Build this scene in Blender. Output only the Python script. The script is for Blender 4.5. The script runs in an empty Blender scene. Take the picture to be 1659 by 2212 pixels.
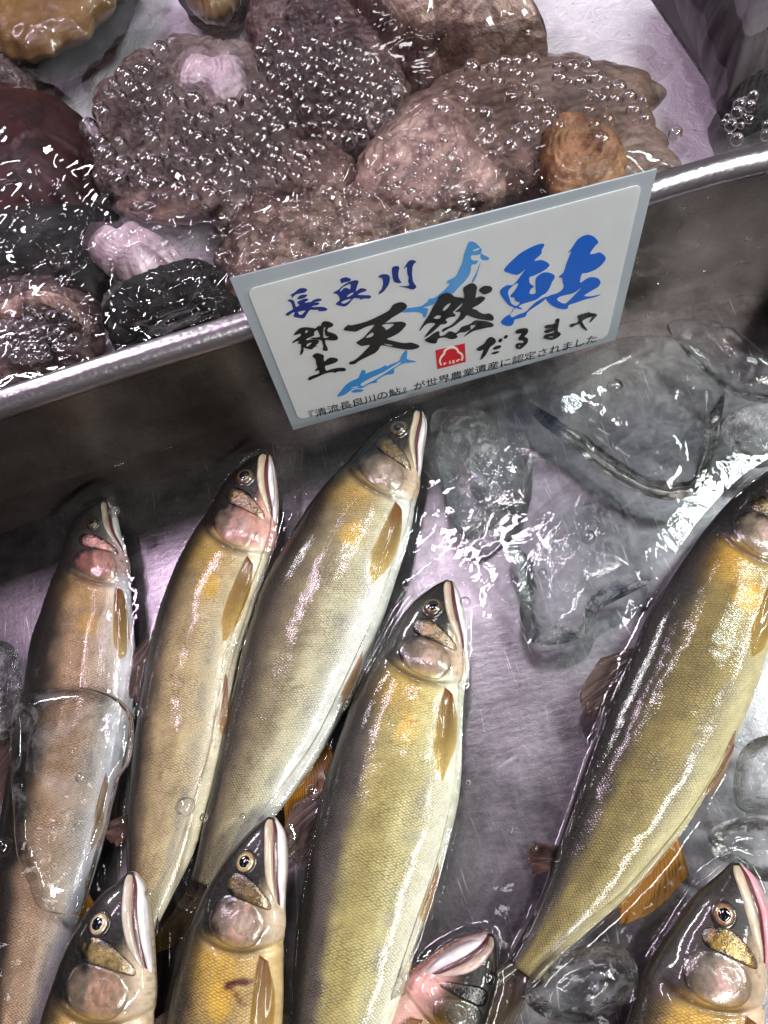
import bpy, bmesh, math, random
import numpy as np
from mathutils import Matrix, Vector

random.seed(7)
rng = np.random.default_rng(7)
scene = bpy.context.scene
COL = scene.collection

# ------------------------------------------------------------------ camera, world, lamps
_n = np.array([214, 799, 1662.0]); _down = _n / np.linalg.norm(_n)
AZ = -_down
AX = np.array([799, -214, 0.0]); AX /= np.linalg.norm(AX)
AY = np.cross(AZ, AX)
CAM = np.array([0.0, 0.0, 0.308])

cam_data = bpy.data.cameras.new('camera')
cam_data.sensor_fit = 'VERTICAL'
cam_data.sensor_height = 36.0
cam_data.lens = 36.0 * 1662 / 2212
cam_data.clip_start = 0.005
cam_data.clip_end = 50
cam = bpy.data.objects.new('camera', cam_data)
COL.objects.link(cam)
M = Matrix(((AX[0], -AX[1], -AX[2], CAM[0]),
            (AY[0], -AY[1], -AY[2], CAM[1]),
            (AZ[0], -AZ[1], -AZ[2], CAM[2]),
            (0, 0, 0, 1)))
cam.matrix_world = M
scene.camera = cam

world = bpy.data.worlds.new('World')
scene.world = world
world.use_nodes = True
_t = world.node_tree; _bg = _t.nodes['Background']
# dim market hall with many small bulbs overhead
_tc = _t.nodes.new('ShaderNodeTexCoord')
_sx = _t.nodes.new('ShaderNodeSeparateXYZ'); _t.links.new(_tc.outputs['Generated'], _sx.inputs[0])
_vo = _t.nodes.new('ShaderNodeTexVoronoi'); _vo.inputs['Scale'].default_value = 4.0; _vo.inputs['Randomness'].default_value = 0.9
_t.links.new(_tc.outputs['Generated'], _vo.inputs['Vector'])
def _m(op, a_, b_):
    n_ = _t.nodes.new('ShaderNodeMath'); n_.operation = op
    for i_, v_ in enumerate((a_, b_)):
        if isinstance(v_, bpy.types.NodeSocket): _t.links.new(v_, n_.inputs[i_])
        else: n_.inputs[i_].default_value = v_
    return n_.outputs[0]
_spot = _m('MULTIPLY', _m('LESS_THAN', _vo.outputs['Distance'], 0.13), _m('GREATER_THAN', _sx.outputs[2], 0.25))
_h = _m('ABSOLUTE', _m('SUBTRACT', _sx.outputs[2], 0.16), 0.0)
_base = _m('ADD', _m('MULTIPLY', _m('MAXIMUM', _m('SUBTRACT', 0.26, _h), 0.0), 0.36), 0.015)
_t.links.new(_m('ADD', _m('MULTIPLY', _spot, 14.0), _base), _bg.inputs[1])
_bg.inputs[0].default_value = (0.97, 0.92, 0.96, 1)
world.cycles.sampling_method = 'MANUAL'
world.cycles.sample_map_resolution = 1024

def area(name, loc, target, sx, sy, energy, color, rz=0.0):
    d = bpy.data.lights.new(name, 'AREA')
    d.shape = 'RECTANGLE'; d.size = sx; d.size_y = sy
    d.energy = energy; d.color = color
    o = bpy.data.objects.new(name, d)
    o.location = loc
    v = Vector(target) - Vector(loc)
    q = v.to_track_quat('-Z', 'Y')
    o.rotation_euler = (q.to_matrix() @ Matrix.Rotation(rz, 3, 'Z')).to_euler()
    COL.objects.link(o)
    return o

area('lamp_white', (0.80, 0.22, 1.10), (0.03, 0.15, 0), 0.42, 0.06, 8.5, (0.88, 1.0, 0.95), 0.5)
area('lamp_pink', (-0.36, 0.62, 1.20), (0.0, 0.15, 0), 0.42, 0.05, 5.0, (1.0, 0.74, 0.98), 0.3)
area('lamp_tube', (0.14, 0.62, 1.30), (0.03, 0.15, 0), 0.24, 0.035, 3.0, (1.0, 0.86, 1.0), 0.9)
area('lamp_side', (1.05, -0.05, 0.85), (0.03, 0.10, 0), 0.40, 0.05, 7.0, (1.0, 0.99, 0.93), 0.2)
area('lamp_back', (-0.85, 1.65, 1.25), (-0.1, 0.25, 0), 0.55, 0.12, 22.0, (1.0, 0.94, 1.0), 0.1)
area('lamp_front', (0.50, -0.70, 1.15), (0.03, 0.19, 0.06), 0.9, 0.10, 18.0, (1.0, 0.985, 0.95), 0.15)

scene.view_settings.view_transform = 'Standard'
scene.view_settings.look = 'None'
scene.view_settings.exposure = 0.12
scene.view_settings.gamma = 1.0
scene.view_settings.use_curve_mapping = False
scene.render.engine = 'CYCLES'
cy = scene.cycles
cy.transparent_max_bounces = 40
cy.max_bounces = 14
cy.glossy_bounces = 5
cy.transmission_bounces = 10
cy.caustics_reflective = False
cy.caustics_refractive = False
cy.blur_glossy = 0.3
cy.sample_clamp_indirect = 4.0
cy.use_denoising = True

# ------------------------------------------------------------------ helpers
def ray(x, y):
    c = np.array([(x - 829.5) / 1662, (y - 1106) / 1662, 1.0])
    return np.array([c @ AX, c @ AY, c @ AZ])

def at(x, y, z):
    r = ray(x, y)
    return CAM + r * (z - CAM[2]) / r[2]

def lin(c):
    out = []
    for v in c[:3]:
        v = v / 255.0
        out.append(v / 12.92 if v <= 0.04045 else ((v + 0.055) / 1.055) ** 2.4)
    return np.array(out)

def lc(r, g, b):
    return (*lin((r, g, b)), 1.0)

def link(name, verts, faces, mat=None, parent=None, smooth=True):
    me = bpy.data.meshes.new(name)
    me.from_pydata([tuple(v) for v in verts], [], [tuple(f) for f in faces])
    if smooth:
        me.polygons.foreach_set('use_smooth', [True] * len(me.polygons))
    me.update()
    if mat: me.materials.append(mat)
    o = bpy.data.objects.new(name, me)
    COL.objects.link(o)
    if parent: o.parent = parent
    return o

def outward(me):
    bm = bmesh.new(); bm.from_mesh(me)
    bmesh.ops.recalc_face_normals(bm, faces=bm.faces)
    bm.to_mesh(me); bm.free()

def tag(o, label=None, cat=None, group=None, kind=None):
    if label: o['label'] = label
    if cat: o['category'] = cat
    if group: o['group'] = group
    if kind: o['kind'] = kind
    return o

def empty(name, loc, label, cat, group=None):
    o = bpy.data.objects.new(name, None)
    o.empty_display_size = 0.01
    o.location = loc
    COL.objects.link(o)
    tag(o, label, cat, group)
    return o

def under(child, root):
    """keep world position while parented to a root Empty (identity rotation)"""
    child.parent = root
    child.matrix_parent_inverse = Matrix.Translation(-Vector(root.location))
    return child

def set_col(o, cols, name='Col'):
    a = o.data.color_attributes.new(name, 'FLOAT_COLOR', 'POINT')
    c = np.ones((len(cols), 4), dtype=np.float32); c[:, :3] = cols
    a.data.foreach_set('color', c.ravel())

def set_vec(o, vecs, name):
    a = o.data.attributes.new(name, 'FLOAT_VECTOR', 'POINT')
    a.data.foreach_set('vector', np.asarray(vecs, dtype=np.float32).ravel())

def crom(pts, n, closed=False):
    """Catmull-Rom resample, uniform in arc length"""
    P = np.asarray(pts, float)
    if closed:
        Q = np.vstack([P[-1], P, P[0], P[1]])
    else:
        Q = np.vstack([2 * P[0] - P[1], P, 2 * P[-1] - P[-2]])
    out = []
    for i in range(len(Q) - 3):
        p0, p1, p2, p3 = Q[i:i + 4]
        t = np.linspace(0, 1, 24, endpoint=False)[:, None]
        out.append(0.5 * (2 * p1 + (p2 - p0) * t + (2 * p0 - 5 * p1 + 4 * p2 - p3) * t ** 2 + (-p0 + 3 * p1 - 3 * p2 + p3) * t ** 3))
    out = np.vstack(out + [Q[-2][None]])
    d = np.r_[0, np.cumsum(np.linalg.norm(np.diff(out[:, :2], axis=0), axis=1))]
    s = np.linspace(0, d[-1], n, endpoint=not closed)
    return np.stack([np.interp(s, d, out[:, k]) for k in range(out.shape[1])], 1)

def sm(a, b, x):
    t = np.clip((x - a) / (b - a), 0, 1)
    return t * t * (3 - 2 * t)

def vnoise(p, seed=0):
    """cheap smooth value noise on an (n,3) array"""
    p = np.asarray(p, float)
    i = np.floor(p).astype(np.int64); f = p - i; f = f * f * (3 - 2 * f)
    def h(ix, iy, iz):
        v = (ix * 374761393 + iy * 668265263 + iz * 2147483647 + seed * 1442695041) & 0xFFFFFFFF
        v = ((v ^ (v >> 13)) * 1274126177) & 0xFFFFFFFF
        return ((v ^ (v >> 16)) & 0xFFFF) / 65535.0
    r = 0
    for dx in (0, 1):
        for dy in (0, 1):
            for dz in (0, 1):
                w = (f[:, 0] if dx else 1 - f[:, 0]) * (f[:, 1] if dy else 1 - f[:, 1]) * (f[:, 2] if dz else 1 - f[:, 2])
                r = r + w * h(i[:, 0] + dx, i[:, 1] + dy, i[:, 2] + dz)
    return r * 2 - 1

def fbm(p, seed=0, oct=4):
    p = np.asarray(p, float)
    r = 0; a = 1.0; s = 0
    for k in range(oct):
        r = r + a * vnoise(p * 2 ** k + 17.3 * k, seed + k); s += a; a *= 0.5
    return r / s

def grid_faces(nu, nv, wrap=False, off=0):
    f = []
    for i in range(nu - 1):
        for j in range(nv if wrap else nv - 1):
            a = i * nv + j; b = i * nv + (j + 1) % nv
            f.append((off + a, off + b, off + b + nv, off + a + nv))
    return f

# ------------------------------------------------------------------ materials
class N:
    def __init__(self, name):
        self.m = bpy.data.materials.new(name); self.m.use_nodes = True
        self.t = self.m.node_tree; self.t.nodes.clear()
        self.out = self.t.nodes.new('ShaderNodeOutputMaterial')
    def n(self, kind, **kw):
        o = self.t.nodes.new('ShaderNode' + kind)
        for k, v in kw.items():
            if hasattr(o, k): setattr(o, k, v)
            else: self.set(o, k, v)
        return o
    def set(self, node, key, v):
        s = node.inputs[key]
        if isinstance(v, bpy.types.NodeSocket): self.t.links.new(v, s)
        elif isinstance(v, bpy.types.Node): self.t.links.new(v.outputs[0], s)
        else: s.default_value = v
    def i(self, node, d):
        for k, v in d.items(): self.set(node, k, v)
        return node
    def math(self, op, a, b=0.0, c=None):
        o = self.n('Math', operation=op); self.set(o, 0, a); self.set(o, 1, b)
        if c is not None: self.set(o, 2, c)
        return o.outputs[0]
    def noise(self, scale, detail=3.0, rough=0.55, vec=None, dist=0.0):
        o = self.n('TexNoise'); self.i(o, {'Scale': scale, 'Detail': detail, 'Roughness': rough, 'Distortion': dist})
        if vec is None: vec = self.coord()
        self.set(o, 'Vector', vec)
        return o.outputs[0]
    def coord(self, scale=None, rot=None):
        if not hasattr(self, '_tc'): self._tc = self.n('TexCoord')
        g = self.n('NewGeometry') if False else None
        v = self._tc.outputs['Object']
        if scale is None and rot is None: return v
        mp = self.n('Mapping'); self.set(mp, 'Vector', v)
        if scale: mp.inputs['Scale'].default_value = scale
        if rot: mp.inputs['Rotation'].default_value = rot
        return mp.outputs[0]
    def ramp(self, fac, stops, interp='LINEAR'):
        o = self.n('ValToRGB'); self.set(o, 0, fac)
        e = o.color_ramp; e.interpolation = interp
        while len(e.elements) < len(stops): e.elements.new(0.5)
        for el, (p, c) in zip(e.elements, stops):
            el.position = p; el.color = c if len(c) == 4 else (*c, 1)
        return o.outputs[0]
    def mix(self, fac, a, b, mode='MIX'):
        o = self.n('Mix', data_type='RGBA', blend_type=mode)
        self.set(o, 0, fac); self.set(o, 6, a); self.set(o, 7, b)
        return o.outputs[2]
    def bump(self, h, strength=0.3, dist=0.001, normal=None):
        o = self.n('Bump'); self.i(o, {'Height': h, 'Strength': strength, 'Distance': dist})
        if normal is not None: self.set(o, 'Normal', normal)
        return o.outputs[0]
    def pbr(self, **kw):
        o = self.n('BsdfPrincipled')
        for k, v in kw.items(): self.set(o, k.replace('_', ' '), v)
        return o
    def done(self, sh):
        self.t.links.new(sh if isinstance(sh, bpy.types.NodeSocket) else sh.outputs[0], self.out.inputs[0])
        return self.m

def gray(v): return (v, v, v, 1)

def mat_steel(name, base, rough, tint2, brush=0.25, metallic=0.9, scratch=True, coarse=60):
    k = N(name)
    brushn = k.noise(220, 4, 0.6, k.coord((1, 0.06, 1), (0, 0, 0.6)))
    arcs = k.n('TexWave', wave_type='RINGS', bands_direction='Z')
    k.i(arcs, {'Scale': 90, 'Distortion': 6, 'Detail': 3, 'Detail Scale': 2.0, 'Vector': k.coord()})
    blotch = k.noise(coarse, 4, 0.6)
    c = k.mix(k.ramp(blotch, [(0.35, gray(0)), (0.68, gray(1))]), base, tint2)
    c = k.mix(k.math('MULTIPLY', brushn, 0.30), c, (0.06, 0.06, 0.06, 1))
    r = k.math('ADD', k.math('MULTIPLY', k.noise(140, 3), 0.22), rough - 0.1)
    h = k.math('ADD', brushn, k.math('MULTIPLY', arcs.outputs[1], 0.25))
    h = k.math('ADD', h, k.math('MULTIPLY', blotch, 0.9))
    h = k.math('ADD', h, k.math('MULTIPLY', k.noise(1300, 2, 0.6), 0.9))
    grain = k.noise(520, 5, 0.7)
    c = k.mix(k.math('MULTIPLY', k.ramp(grain, [(0.40, gray(0)), (0.66, gray(1))]), 0.40), c, k.mix(1.0, c, gray(0.42), 'MULTIPLY'))
    if scratch:
        for rot, thr in ((0.9, 0.007), (2.2, 0.006), (0.45, 0.005), (1.4, 0.004), (1.9, 0.005)):
            w = k.n('TexVoronoi', feature='DISTANCE_TO_EDGE', voronoi_dimensions='2D')
            k.i(w, {'Scale': 42, 'Randomness': 1.0, 'Vector': k.coord((1.0, 0.10, 1), (0, 0, rot))})
            line = k.math('LESS_THAN', w.outputs[0], thr)
            msk = k.ramp(k.noise(60, 3, vec=k.coord(None, (0, 0, rot))), [(0.54, gray(0)), (0.70, gray(1))])
            line = k.math('MULTIPLY', line, msk)
            c = k.mix(k.math('MULTIPLY', line, 0.60), c, (0.9, 0.88, 0.9, 1))
    p = k.pbr(Base_Color=c, Metallic=metallic, Roughness=r, Normal=k.bump(h, brush, 0.0006))
    return k.done(p)

def mat_water(name, bumps, ior=1.33, tint=(1, 1, 1, 1), gain=1.0, bend=0.0):
    """thin clear sheet: passes light straight through, mirrors what is above it by Fresnel"""
    k = N(name)
    h = None
    for sc, amp, ax in bumps:
        t = k.math('MULTIPLY', k.noise(sc, 2, 0.5, k.coord(ax), 0.6), amp)
        h = t if h is None else k.math('ADD', h, t)
    nrm = k.bump(h, 0.35, 0.0004)
    fr = k.n('Fresnel'); k.i(fr, {'IOR': ior, 'Normal': nrm})
    gl = k.n('BsdfGlossy'); k.i(gl, {'Color': gray(1), 'Roughness': 0.03, 'Normal': nrm})
    tr = k.n('BsdfTransparent'); k.set(tr, 'Color', tint)
    mx = k.n('MixShader'); k.set(mx, 0, k.math('MINIMUM', k.math('MULTIPLY', fr.outputs[0], gain), 1.0))
    src = tr
    if bend:
        rf = k.n('BsdfRefraction'); k.i(rf, {'Color': tint, 'Roughness': 0.0, 'IOR': 1.33, 'Normal': nrm})
        src = k.n('MixShader'); k.set(src, 0, bend)
        k.t.links.new(tr.outputs[0], src.inputs[1]); k.t.links.new(rf.outputs[0], src.inputs[2])
    k.t.links.new(src.outputs[0], mx.inputs[1]); k.t.links.new(gl.outputs[0], mx.inputs[2])
    return k.done(mx)

def mat_bubble(name, ior=1.5, gain=2.0):
    k = N(name)
    fr = k.n('Fresnel'); k.set(fr, 'IOR', ior)
    gl = k.n('BsdfGlossy'); k.i(gl, {'Color': gray(1), 'Roughness': 0.02})
    tr = k.n('BsdfTransparent'); k.set(tr, 'Color', (0.93, 0.92, 0.93, 1))
    rf = k.n('BsdfRefraction'); k.i(rf, {'Color': (0.95, 0.94, 0.95, 1), 'Roughness': 0.02, 'IOR': 1.28})
    m0 = k.n('MixShader'); k.set(m0, 0, 0.28)
    k.t.links.new(tr.outputs[0], m0.inputs[1]); k.t.links.new(rf.outputs[0], m0.inputs[2])
    mx = k.n('MixShader'); k.set(mx, 0, k.math('MINIMUM', k.math('MULTIPLY', fr.outputs[0], gain), 1.0))
    k.t.links.new(m0.outputs[0], mx.inputs[1]); k.t.links.new(gl.outputs[0], mx.inputs[2])
    return k.done(mx)

def mat_ice(name, clear=0.5, frost=0.0, scale=180, amp=0.35, ior=1.22):
    k = N(name)
    nrm = k.bump(k.math('ADD', k.noise(scale, 4, 0.6, None, 0.8), k.math('MULTIPLY', k.noise(scale * 0.3, 2), 1.5)), amp, 0.0012)
    gls = k.n('BsdfGlass'); k.i(gls, {'Color': (0.97, 0.98, 0.98, 1), 'Roughness': 0.03, 'IOR': ior, 'Normal': nrm})
    tr = k.n('BsdfTransparent'); k.set(tr, 'Color', (0.97, 0.98, 0.98, 1))
    mx = k.n('MixShader'); k.set(mx, 0, clear)
    k.t.links.new(gls.outputs[0], mx.inputs[1]); k.t.links.new(tr.outputs[0], mx.inputs[2])
    fr = k.n('Fresnel'); k.i(fr, {'IOR': 1.36, 'Normal': nrm})
    gl = k.n('BsdfGlossy'); k.i(gl, {'Color': gray(1), 'Roughness': 0.04, 'Normal': nrm})
    m2 = k.n('MixShader'); k.set(m2, 0, fr.outputs[0])
    k.t.links.new(mx.outputs[0], m2.inputs[1]); k.t.links.new(gl.outputs[0], m2.inputs[2])
    df = k.n('BsdfDiffuse'); k.set(df, 'Color', (0.82, 0.84, 0.85, 1))
    m3 = k.n('MixShader')
    f = k.ramp(k.noise(scale * 0.8, 5, 0.65, None, 1.5), [(0.5, gray(0)), (0.75, gray(1))])
    k.set(m3, 0, k.math('MULTIPLY', f, frost))
    k.t.links.new(m2.outputs[0], m3.inputs[1]); k.t.links.new(df.outputs[0], m3.inputs[2])
    return k.done(m3)

def mat_plain(name, col, rough=0.5, metallic=0.0, spec=0.5, coat=0.0, var=None, vscale=200, bump=0.0, bscale=400):
    k = N(name)
    c = col
    if var is not None:
        c = k.mix(k.ramp(k.noise(vscale, 4, 0.6), [(0.35, gray(0)), (0.7, gray(1))]), col, var)
    kw = dict(Base_Color=c, Roughness=rough, Metallic=metallic, Specular_IOR_Level=spec, Coat_Weight=coat, Coat_Roughness=0.06)
    if bump: kw['Normal'] = k.bump(k.noise(bscale, 4, 0.6), bump, 0.001)
    return k.done(k.pbr(**kw))

def mat_fish():
    k = N('wet fish skin')
    col = k.n('Attribute', attribute_name='Col').outputs['Color']
    st = k.n('Attribute', attribute_name='st').outputs['Vector']
    sep = k.n('SeparateXYZ'); k.set(sep, 0, st)
    a, b, mk = sep.outputs
    jit = k.noise(1.3, 2, vec=st)
    a2 = k.math('ADD', a, k.math('MULTIPLY', jit, 0.9))
    u = k.math('ADD', a2, b); v = k.math('SUBTRACT', a2, b)
    cmb = k.n('CombineXYZ'); k.set(cmb, 0, u); k.set(cmb, 1, v)
    vo = k.n('TexVoronoi', feature='F1', voronoi_dimensions='2D', distance='CHEBYCHEV')
    k.i(vo, {'Vector': cmb.outputs[0], 'Scale': 1.0, 'Randomness': 0.22})
    sepp = k.n('SeparateXYZ'); k.set(sepp, 0, vo.outputs['Position'])
    edge = k.math('MULTIPLY', vo.outputs['Distance'], 1.9)           # 0 centre .. 1 edge
    edge = k.ramp(edge, [(0.45, gray(0)), (0.98, gray(1))])
    patchy = k.ramp(k.noise(0.06, 3, 0.6, vec=st), [(0.34, gray(0.35)), (0.6, gray(1))])
    em = k.math('MULTIPLY', k.math('MULTIPLY', edge, mk), patchy)
    fine = k.noise(1.1, 3, 0.7, vec=st)
    c = k.mix(k.math('MULTIPLY', em, 0.85), col, k.mix(1.0, col, (0.26, 0.22, 0.20, 1), 'MULTIPLY'))
    c = k.mix(k.math('MULTIPLY', k.ramp(fine, [(0.45, gray(0)), (0.75, gray(1))]), 0.22), c, (0.10, 0.085, 0.06, 1))
    h = k.math('MULTIPLY', k.math('SUBTRACT', 1.0, edge), mk)
    h = k.math('ADD', h, k.math('MULTIPLY', k.noise(0.5, 2, vec=st), 0.8))
    nrm = k.bump(h, 0.45, 0.00035)
    wn = k.bump(k.math('ADD', k.noise(0.20, 4, 0.6, vec=st, dist=0.6), k.math('MULTIPLY', h, 0.08)), 0.20, 0.0008)
    p = k.pbr(Base_Color=c, Roughness=0.46, Metallic=0.10, Specular_IOR_Level=0.35, Normal=nrm, Coat_Weight=0.85, Coat_Roughness=0.04, Coat_IOR=1.38, Coat_Normal=wn)
    return k.done(p)

def mat_attr(name, rough=0.35, coat=0.8, bump=0.25, bscale=500, metallic=0.0, mott=0.25, dark=(0.2, 0.1, 0.09, 1)):
    k = N(name)
    col = k.n('Attribute', attribute_name='Col').outputs['Color']
    c = k.mix(k.math('MULTIPLY', k.ramp(k.noise(bscale * 0.7, 4, 0.65), [(0.42, gray(0)), (0.72, gray(1))]), mott), col, k.mix(1.0, col, dark, 'MULTIPLY'))
    nrm = k.bump(k.noise(bscale, 4, 0.6), bump, 0.0006)
    p = k.pbr(Base_Color=c, Roughness=rough, Metallic=metallic, Normal=nrm, Coat_Weight=coat, Coat_Roughness=0.04, Coat_Normal=nrm)
    return k.done(p)

def mat_fin():
    k = N('translucent fin membrane')
    col = k.n('Attribute', attribute_name='Col').outputs['Color']
    st = k.n('Attribute', attribute_name='st').outputs['Vector']
    sep = k.n('SeparateXYZ'); k.set(sep, 0, st)
    w = k.math('SINE', k.math('MULTIPLY', sep.outputs[1], 6.2832))
    w = k.math('ADD', k.math('MULTIPLY', w, 0.5), 0.5)
    w = k.math('POWER', w, 3.0)
    c = k.mix(k.math('MULTIPLY', w, k.math('ADD', k.noise(2.0, 3, 0.6, st), 0.25)), col, k.mix(1.0, col, (0.30, 0.25, 0.2, 1), 'MULTIPLY'))
    nrm = k.bump(w, 0.22, 0.0003)
    p = k.pbr(Base_Color=c, Roughness=0.3, Normal=nrm, Coat_Weight=0.8, Coat_Roughness=0.05)
    tl = k.n('BsdfTranslucent'); k.set(tl, 'Color', c)
    tr = k.n('BsdfTransparent'); k.set(tr, 'Color', (0.95, 0.88, 0.75, 1))
    m1 = k.n('MixShader'); k.set(m1, 0, 0.4)
    k.t.links.new(p.outputs[0], m1.inputs[1]); k.t.links.new(tl.outputs[0], m1.inputs[2])
    m2 = k.n('MixShader'); k.set(m2, 0, sep.outputs[2])
    k.t.links.new(m1.outputs[0], m2.inputs[1]); k.t.links.new(tr.outputs[0], m2.inputs[2])
    return k.done(m2)

M_FISH = mat_fish()
M_FIN = mat_fin()
M_GILL = mat_attr('gill skin', 0.32, 0.9, 0.30, 420, 0.05, 0.35)
M_CHEEK = mat_attr('golden cheek skin', 0.25, 1.0, 0.45, 900, 0.55, 0.75, (0.12, 0.10, 0.08, 1))
M_LIP = mat_attr('pale jaw skin', 0.4, 0.7, 0.15, 700, 0.0, 0.15)
M_EYE = mat_attr('silver iris', 0.22, 1.0, 0.08, 900, 0.35, 0.3)
M_PUPIL = mat_plain('black pupil', (0.004, 0.004, 0.006, 1), 0.05, spec=0.6, coat=1.0)

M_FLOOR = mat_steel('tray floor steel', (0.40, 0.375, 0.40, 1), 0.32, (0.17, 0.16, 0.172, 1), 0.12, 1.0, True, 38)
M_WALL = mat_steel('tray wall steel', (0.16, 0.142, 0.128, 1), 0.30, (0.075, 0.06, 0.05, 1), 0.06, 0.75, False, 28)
def mat_rim():
    k = N('wet rim steel')
    dr = k.n('TexVoronoi', feature='SMOOTH_F1'); k.i(dr, {'Scale': 420, 'Vector': k.coord((1, 1.3, 1))})
    nrm = k.bump(k.math('ADD', k.math('MULTIPLY', k.math('SUBTRACT', 1.0, dr.outputs[0]), 1.0), k.noise(600, 3)), 0.22, 0.0006)
    br = k.noise(300, 3, 0.6, k.coord((0.05, 1, 1)))
    c = k.mix(br, (0.38, 0.35, 0.38, 1), (0.22, 0.20, 0.22, 1))
    p = k.pbr(Base_Color=c, Metallic=0.9, Roughness=0.30, Normal=nrm, Coat_Weight=0.3, Coat_Roughness=0.05, Coat_Normal=nrm)
    return k.done(p)
M_RIM = mat_rim()
def mat_tank_floor():
    k = N('pale tank bottom')
    c = k.mix(k.ramp(k.noise(60, 5, 0.65, None, 1.5), [(0.35, gray(0)), (0.7, gray(1))]), (0.88, 0.83, 0.90, 1), (0.78, 0.72, 0.80, 1))
    c = k.mix(k.math('MULTIPLY', k.math('GREATER_THAN', k.noise(300, 2), 0.71), 0.7), c, (0.2, 0.16, 0.16, 1))
    p = k.pbr(Base_Color=c, Metallic=0.2, Roughness=0.5, Normal=k.bump(k.noise(90, 4, 0.6, None, 2.5), 0.6, 0.003))
    return k.done(p)
M_TANK = mat_tank_floor()

# ------------------------------------------------------------------ trays
ZR, ZW, ZT = 0.085, 0.022, 0.0785            # rim height, tray water level, tank water level
rim_up_px = [(-420, 975), (-200, 900), (0, 834), (260, 749), (516, 669), (900, 541), (1200, 440), (1429, 365), (1549, 330), (1659, 305), (1760, 292), (1850, 300), (1930, 345), (1985, 430)]
rim_up = crom([at(x, y, ZR)[:2] for x, y in rim_up_px], 120)
tan = np.gradient(rim_up, axis=0); tan /= np.linalg.norm(tan, axis=1)[:, None]
nor = np.stack([tan[:, 1], -tan[:, 0]], 1)    # towards the fish tray
RW = 0.0108
def rim_pt(off, z): return np.c_[rim_up + nor * off, np.full(len(rim_up), z)]

tray = empty('steel_tray', (0.02, 0.08, 0), 'shallow stainless steel tray holding the river fish and ice in clear water', 'tray')
# rolled lip
prof = [(-0.0005, -0.006), (0.0, -0.0015), (0.0012, 0.0), (0.0032, 0.0007), (0.0055, 0.0008), (0.0075, 0.0002), (0.0090, -0.0012),
        (0.0102, -0.0034), (0.0106, -0.0052), (0.0098, -0.0068), (0.0080, -0.0074), (0.0078, -0.0060)]
V = []; 
for o_, z_ in prof: V.append(rim_pt(o_, ZR + z_))
V = np.stack(V, 1).reshape(-1, 3)
under(link('rim', V, grid_faces(len(rim_up), len(prof)), M_RIM), tray)
# wall under the lip, rounded into the floor
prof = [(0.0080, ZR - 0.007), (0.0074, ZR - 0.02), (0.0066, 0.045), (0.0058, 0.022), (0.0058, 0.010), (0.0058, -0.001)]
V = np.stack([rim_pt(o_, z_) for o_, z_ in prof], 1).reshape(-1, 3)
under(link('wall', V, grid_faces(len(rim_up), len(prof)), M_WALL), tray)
# floor: from the foot of the wall outwards, beyond the frame
foot = rim_pt(0.0054, 0.0)
far = foot.copy(); far[:, 1] = -0.30
nn = 60
V = np.stack([foot * (1 - t) + far * t for t in np.linspace(0, 1, nn)], 1).reshape(-1, 3)
under(link('floor', V, grid_faces(len(rim_up), nn), M_FLOOR), tray)

tank = empty('shellfish_tank', (0, 0.35, 0.02), 'pale bottomed tank of bubbling water behind the steel rim', 'tank')
tb = rim_pt(-0.0008, 0.030)
V = []
for t in np.linspace(0, 1, 40):
    q = tb.copy(); q[:, 1] = q[:, 1] * (1 - t) + 0.75 * t; V.append(q)
V = np.stack(V, 1).reshape(-1, 3)
under(link('floor', V, grid_faces(len(rim_up), 40), M_TANK), tank)
V = np.stack([rim_pt(-0.0008, 0.0300), rim_pt(-0.0008, ZR - 0.004)], 1).reshape(-1, 3)
under(link('wall', V, grid_faces(len(rim_up), 2), M_RIM), tank)

# ------------------------------------------------------------------ fish
FISH_POLYS = []
def strip_grid(inner, outer, nu, nv, ends=True):
    I = crom(np.array(inner, float), nu); O = crom(np.array(outer, float), nu)
    v = np.linspace(0, 1, nv)[None, :, None]
    return I[:, None] * (1 - v) + O[:, None] * v

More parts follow.
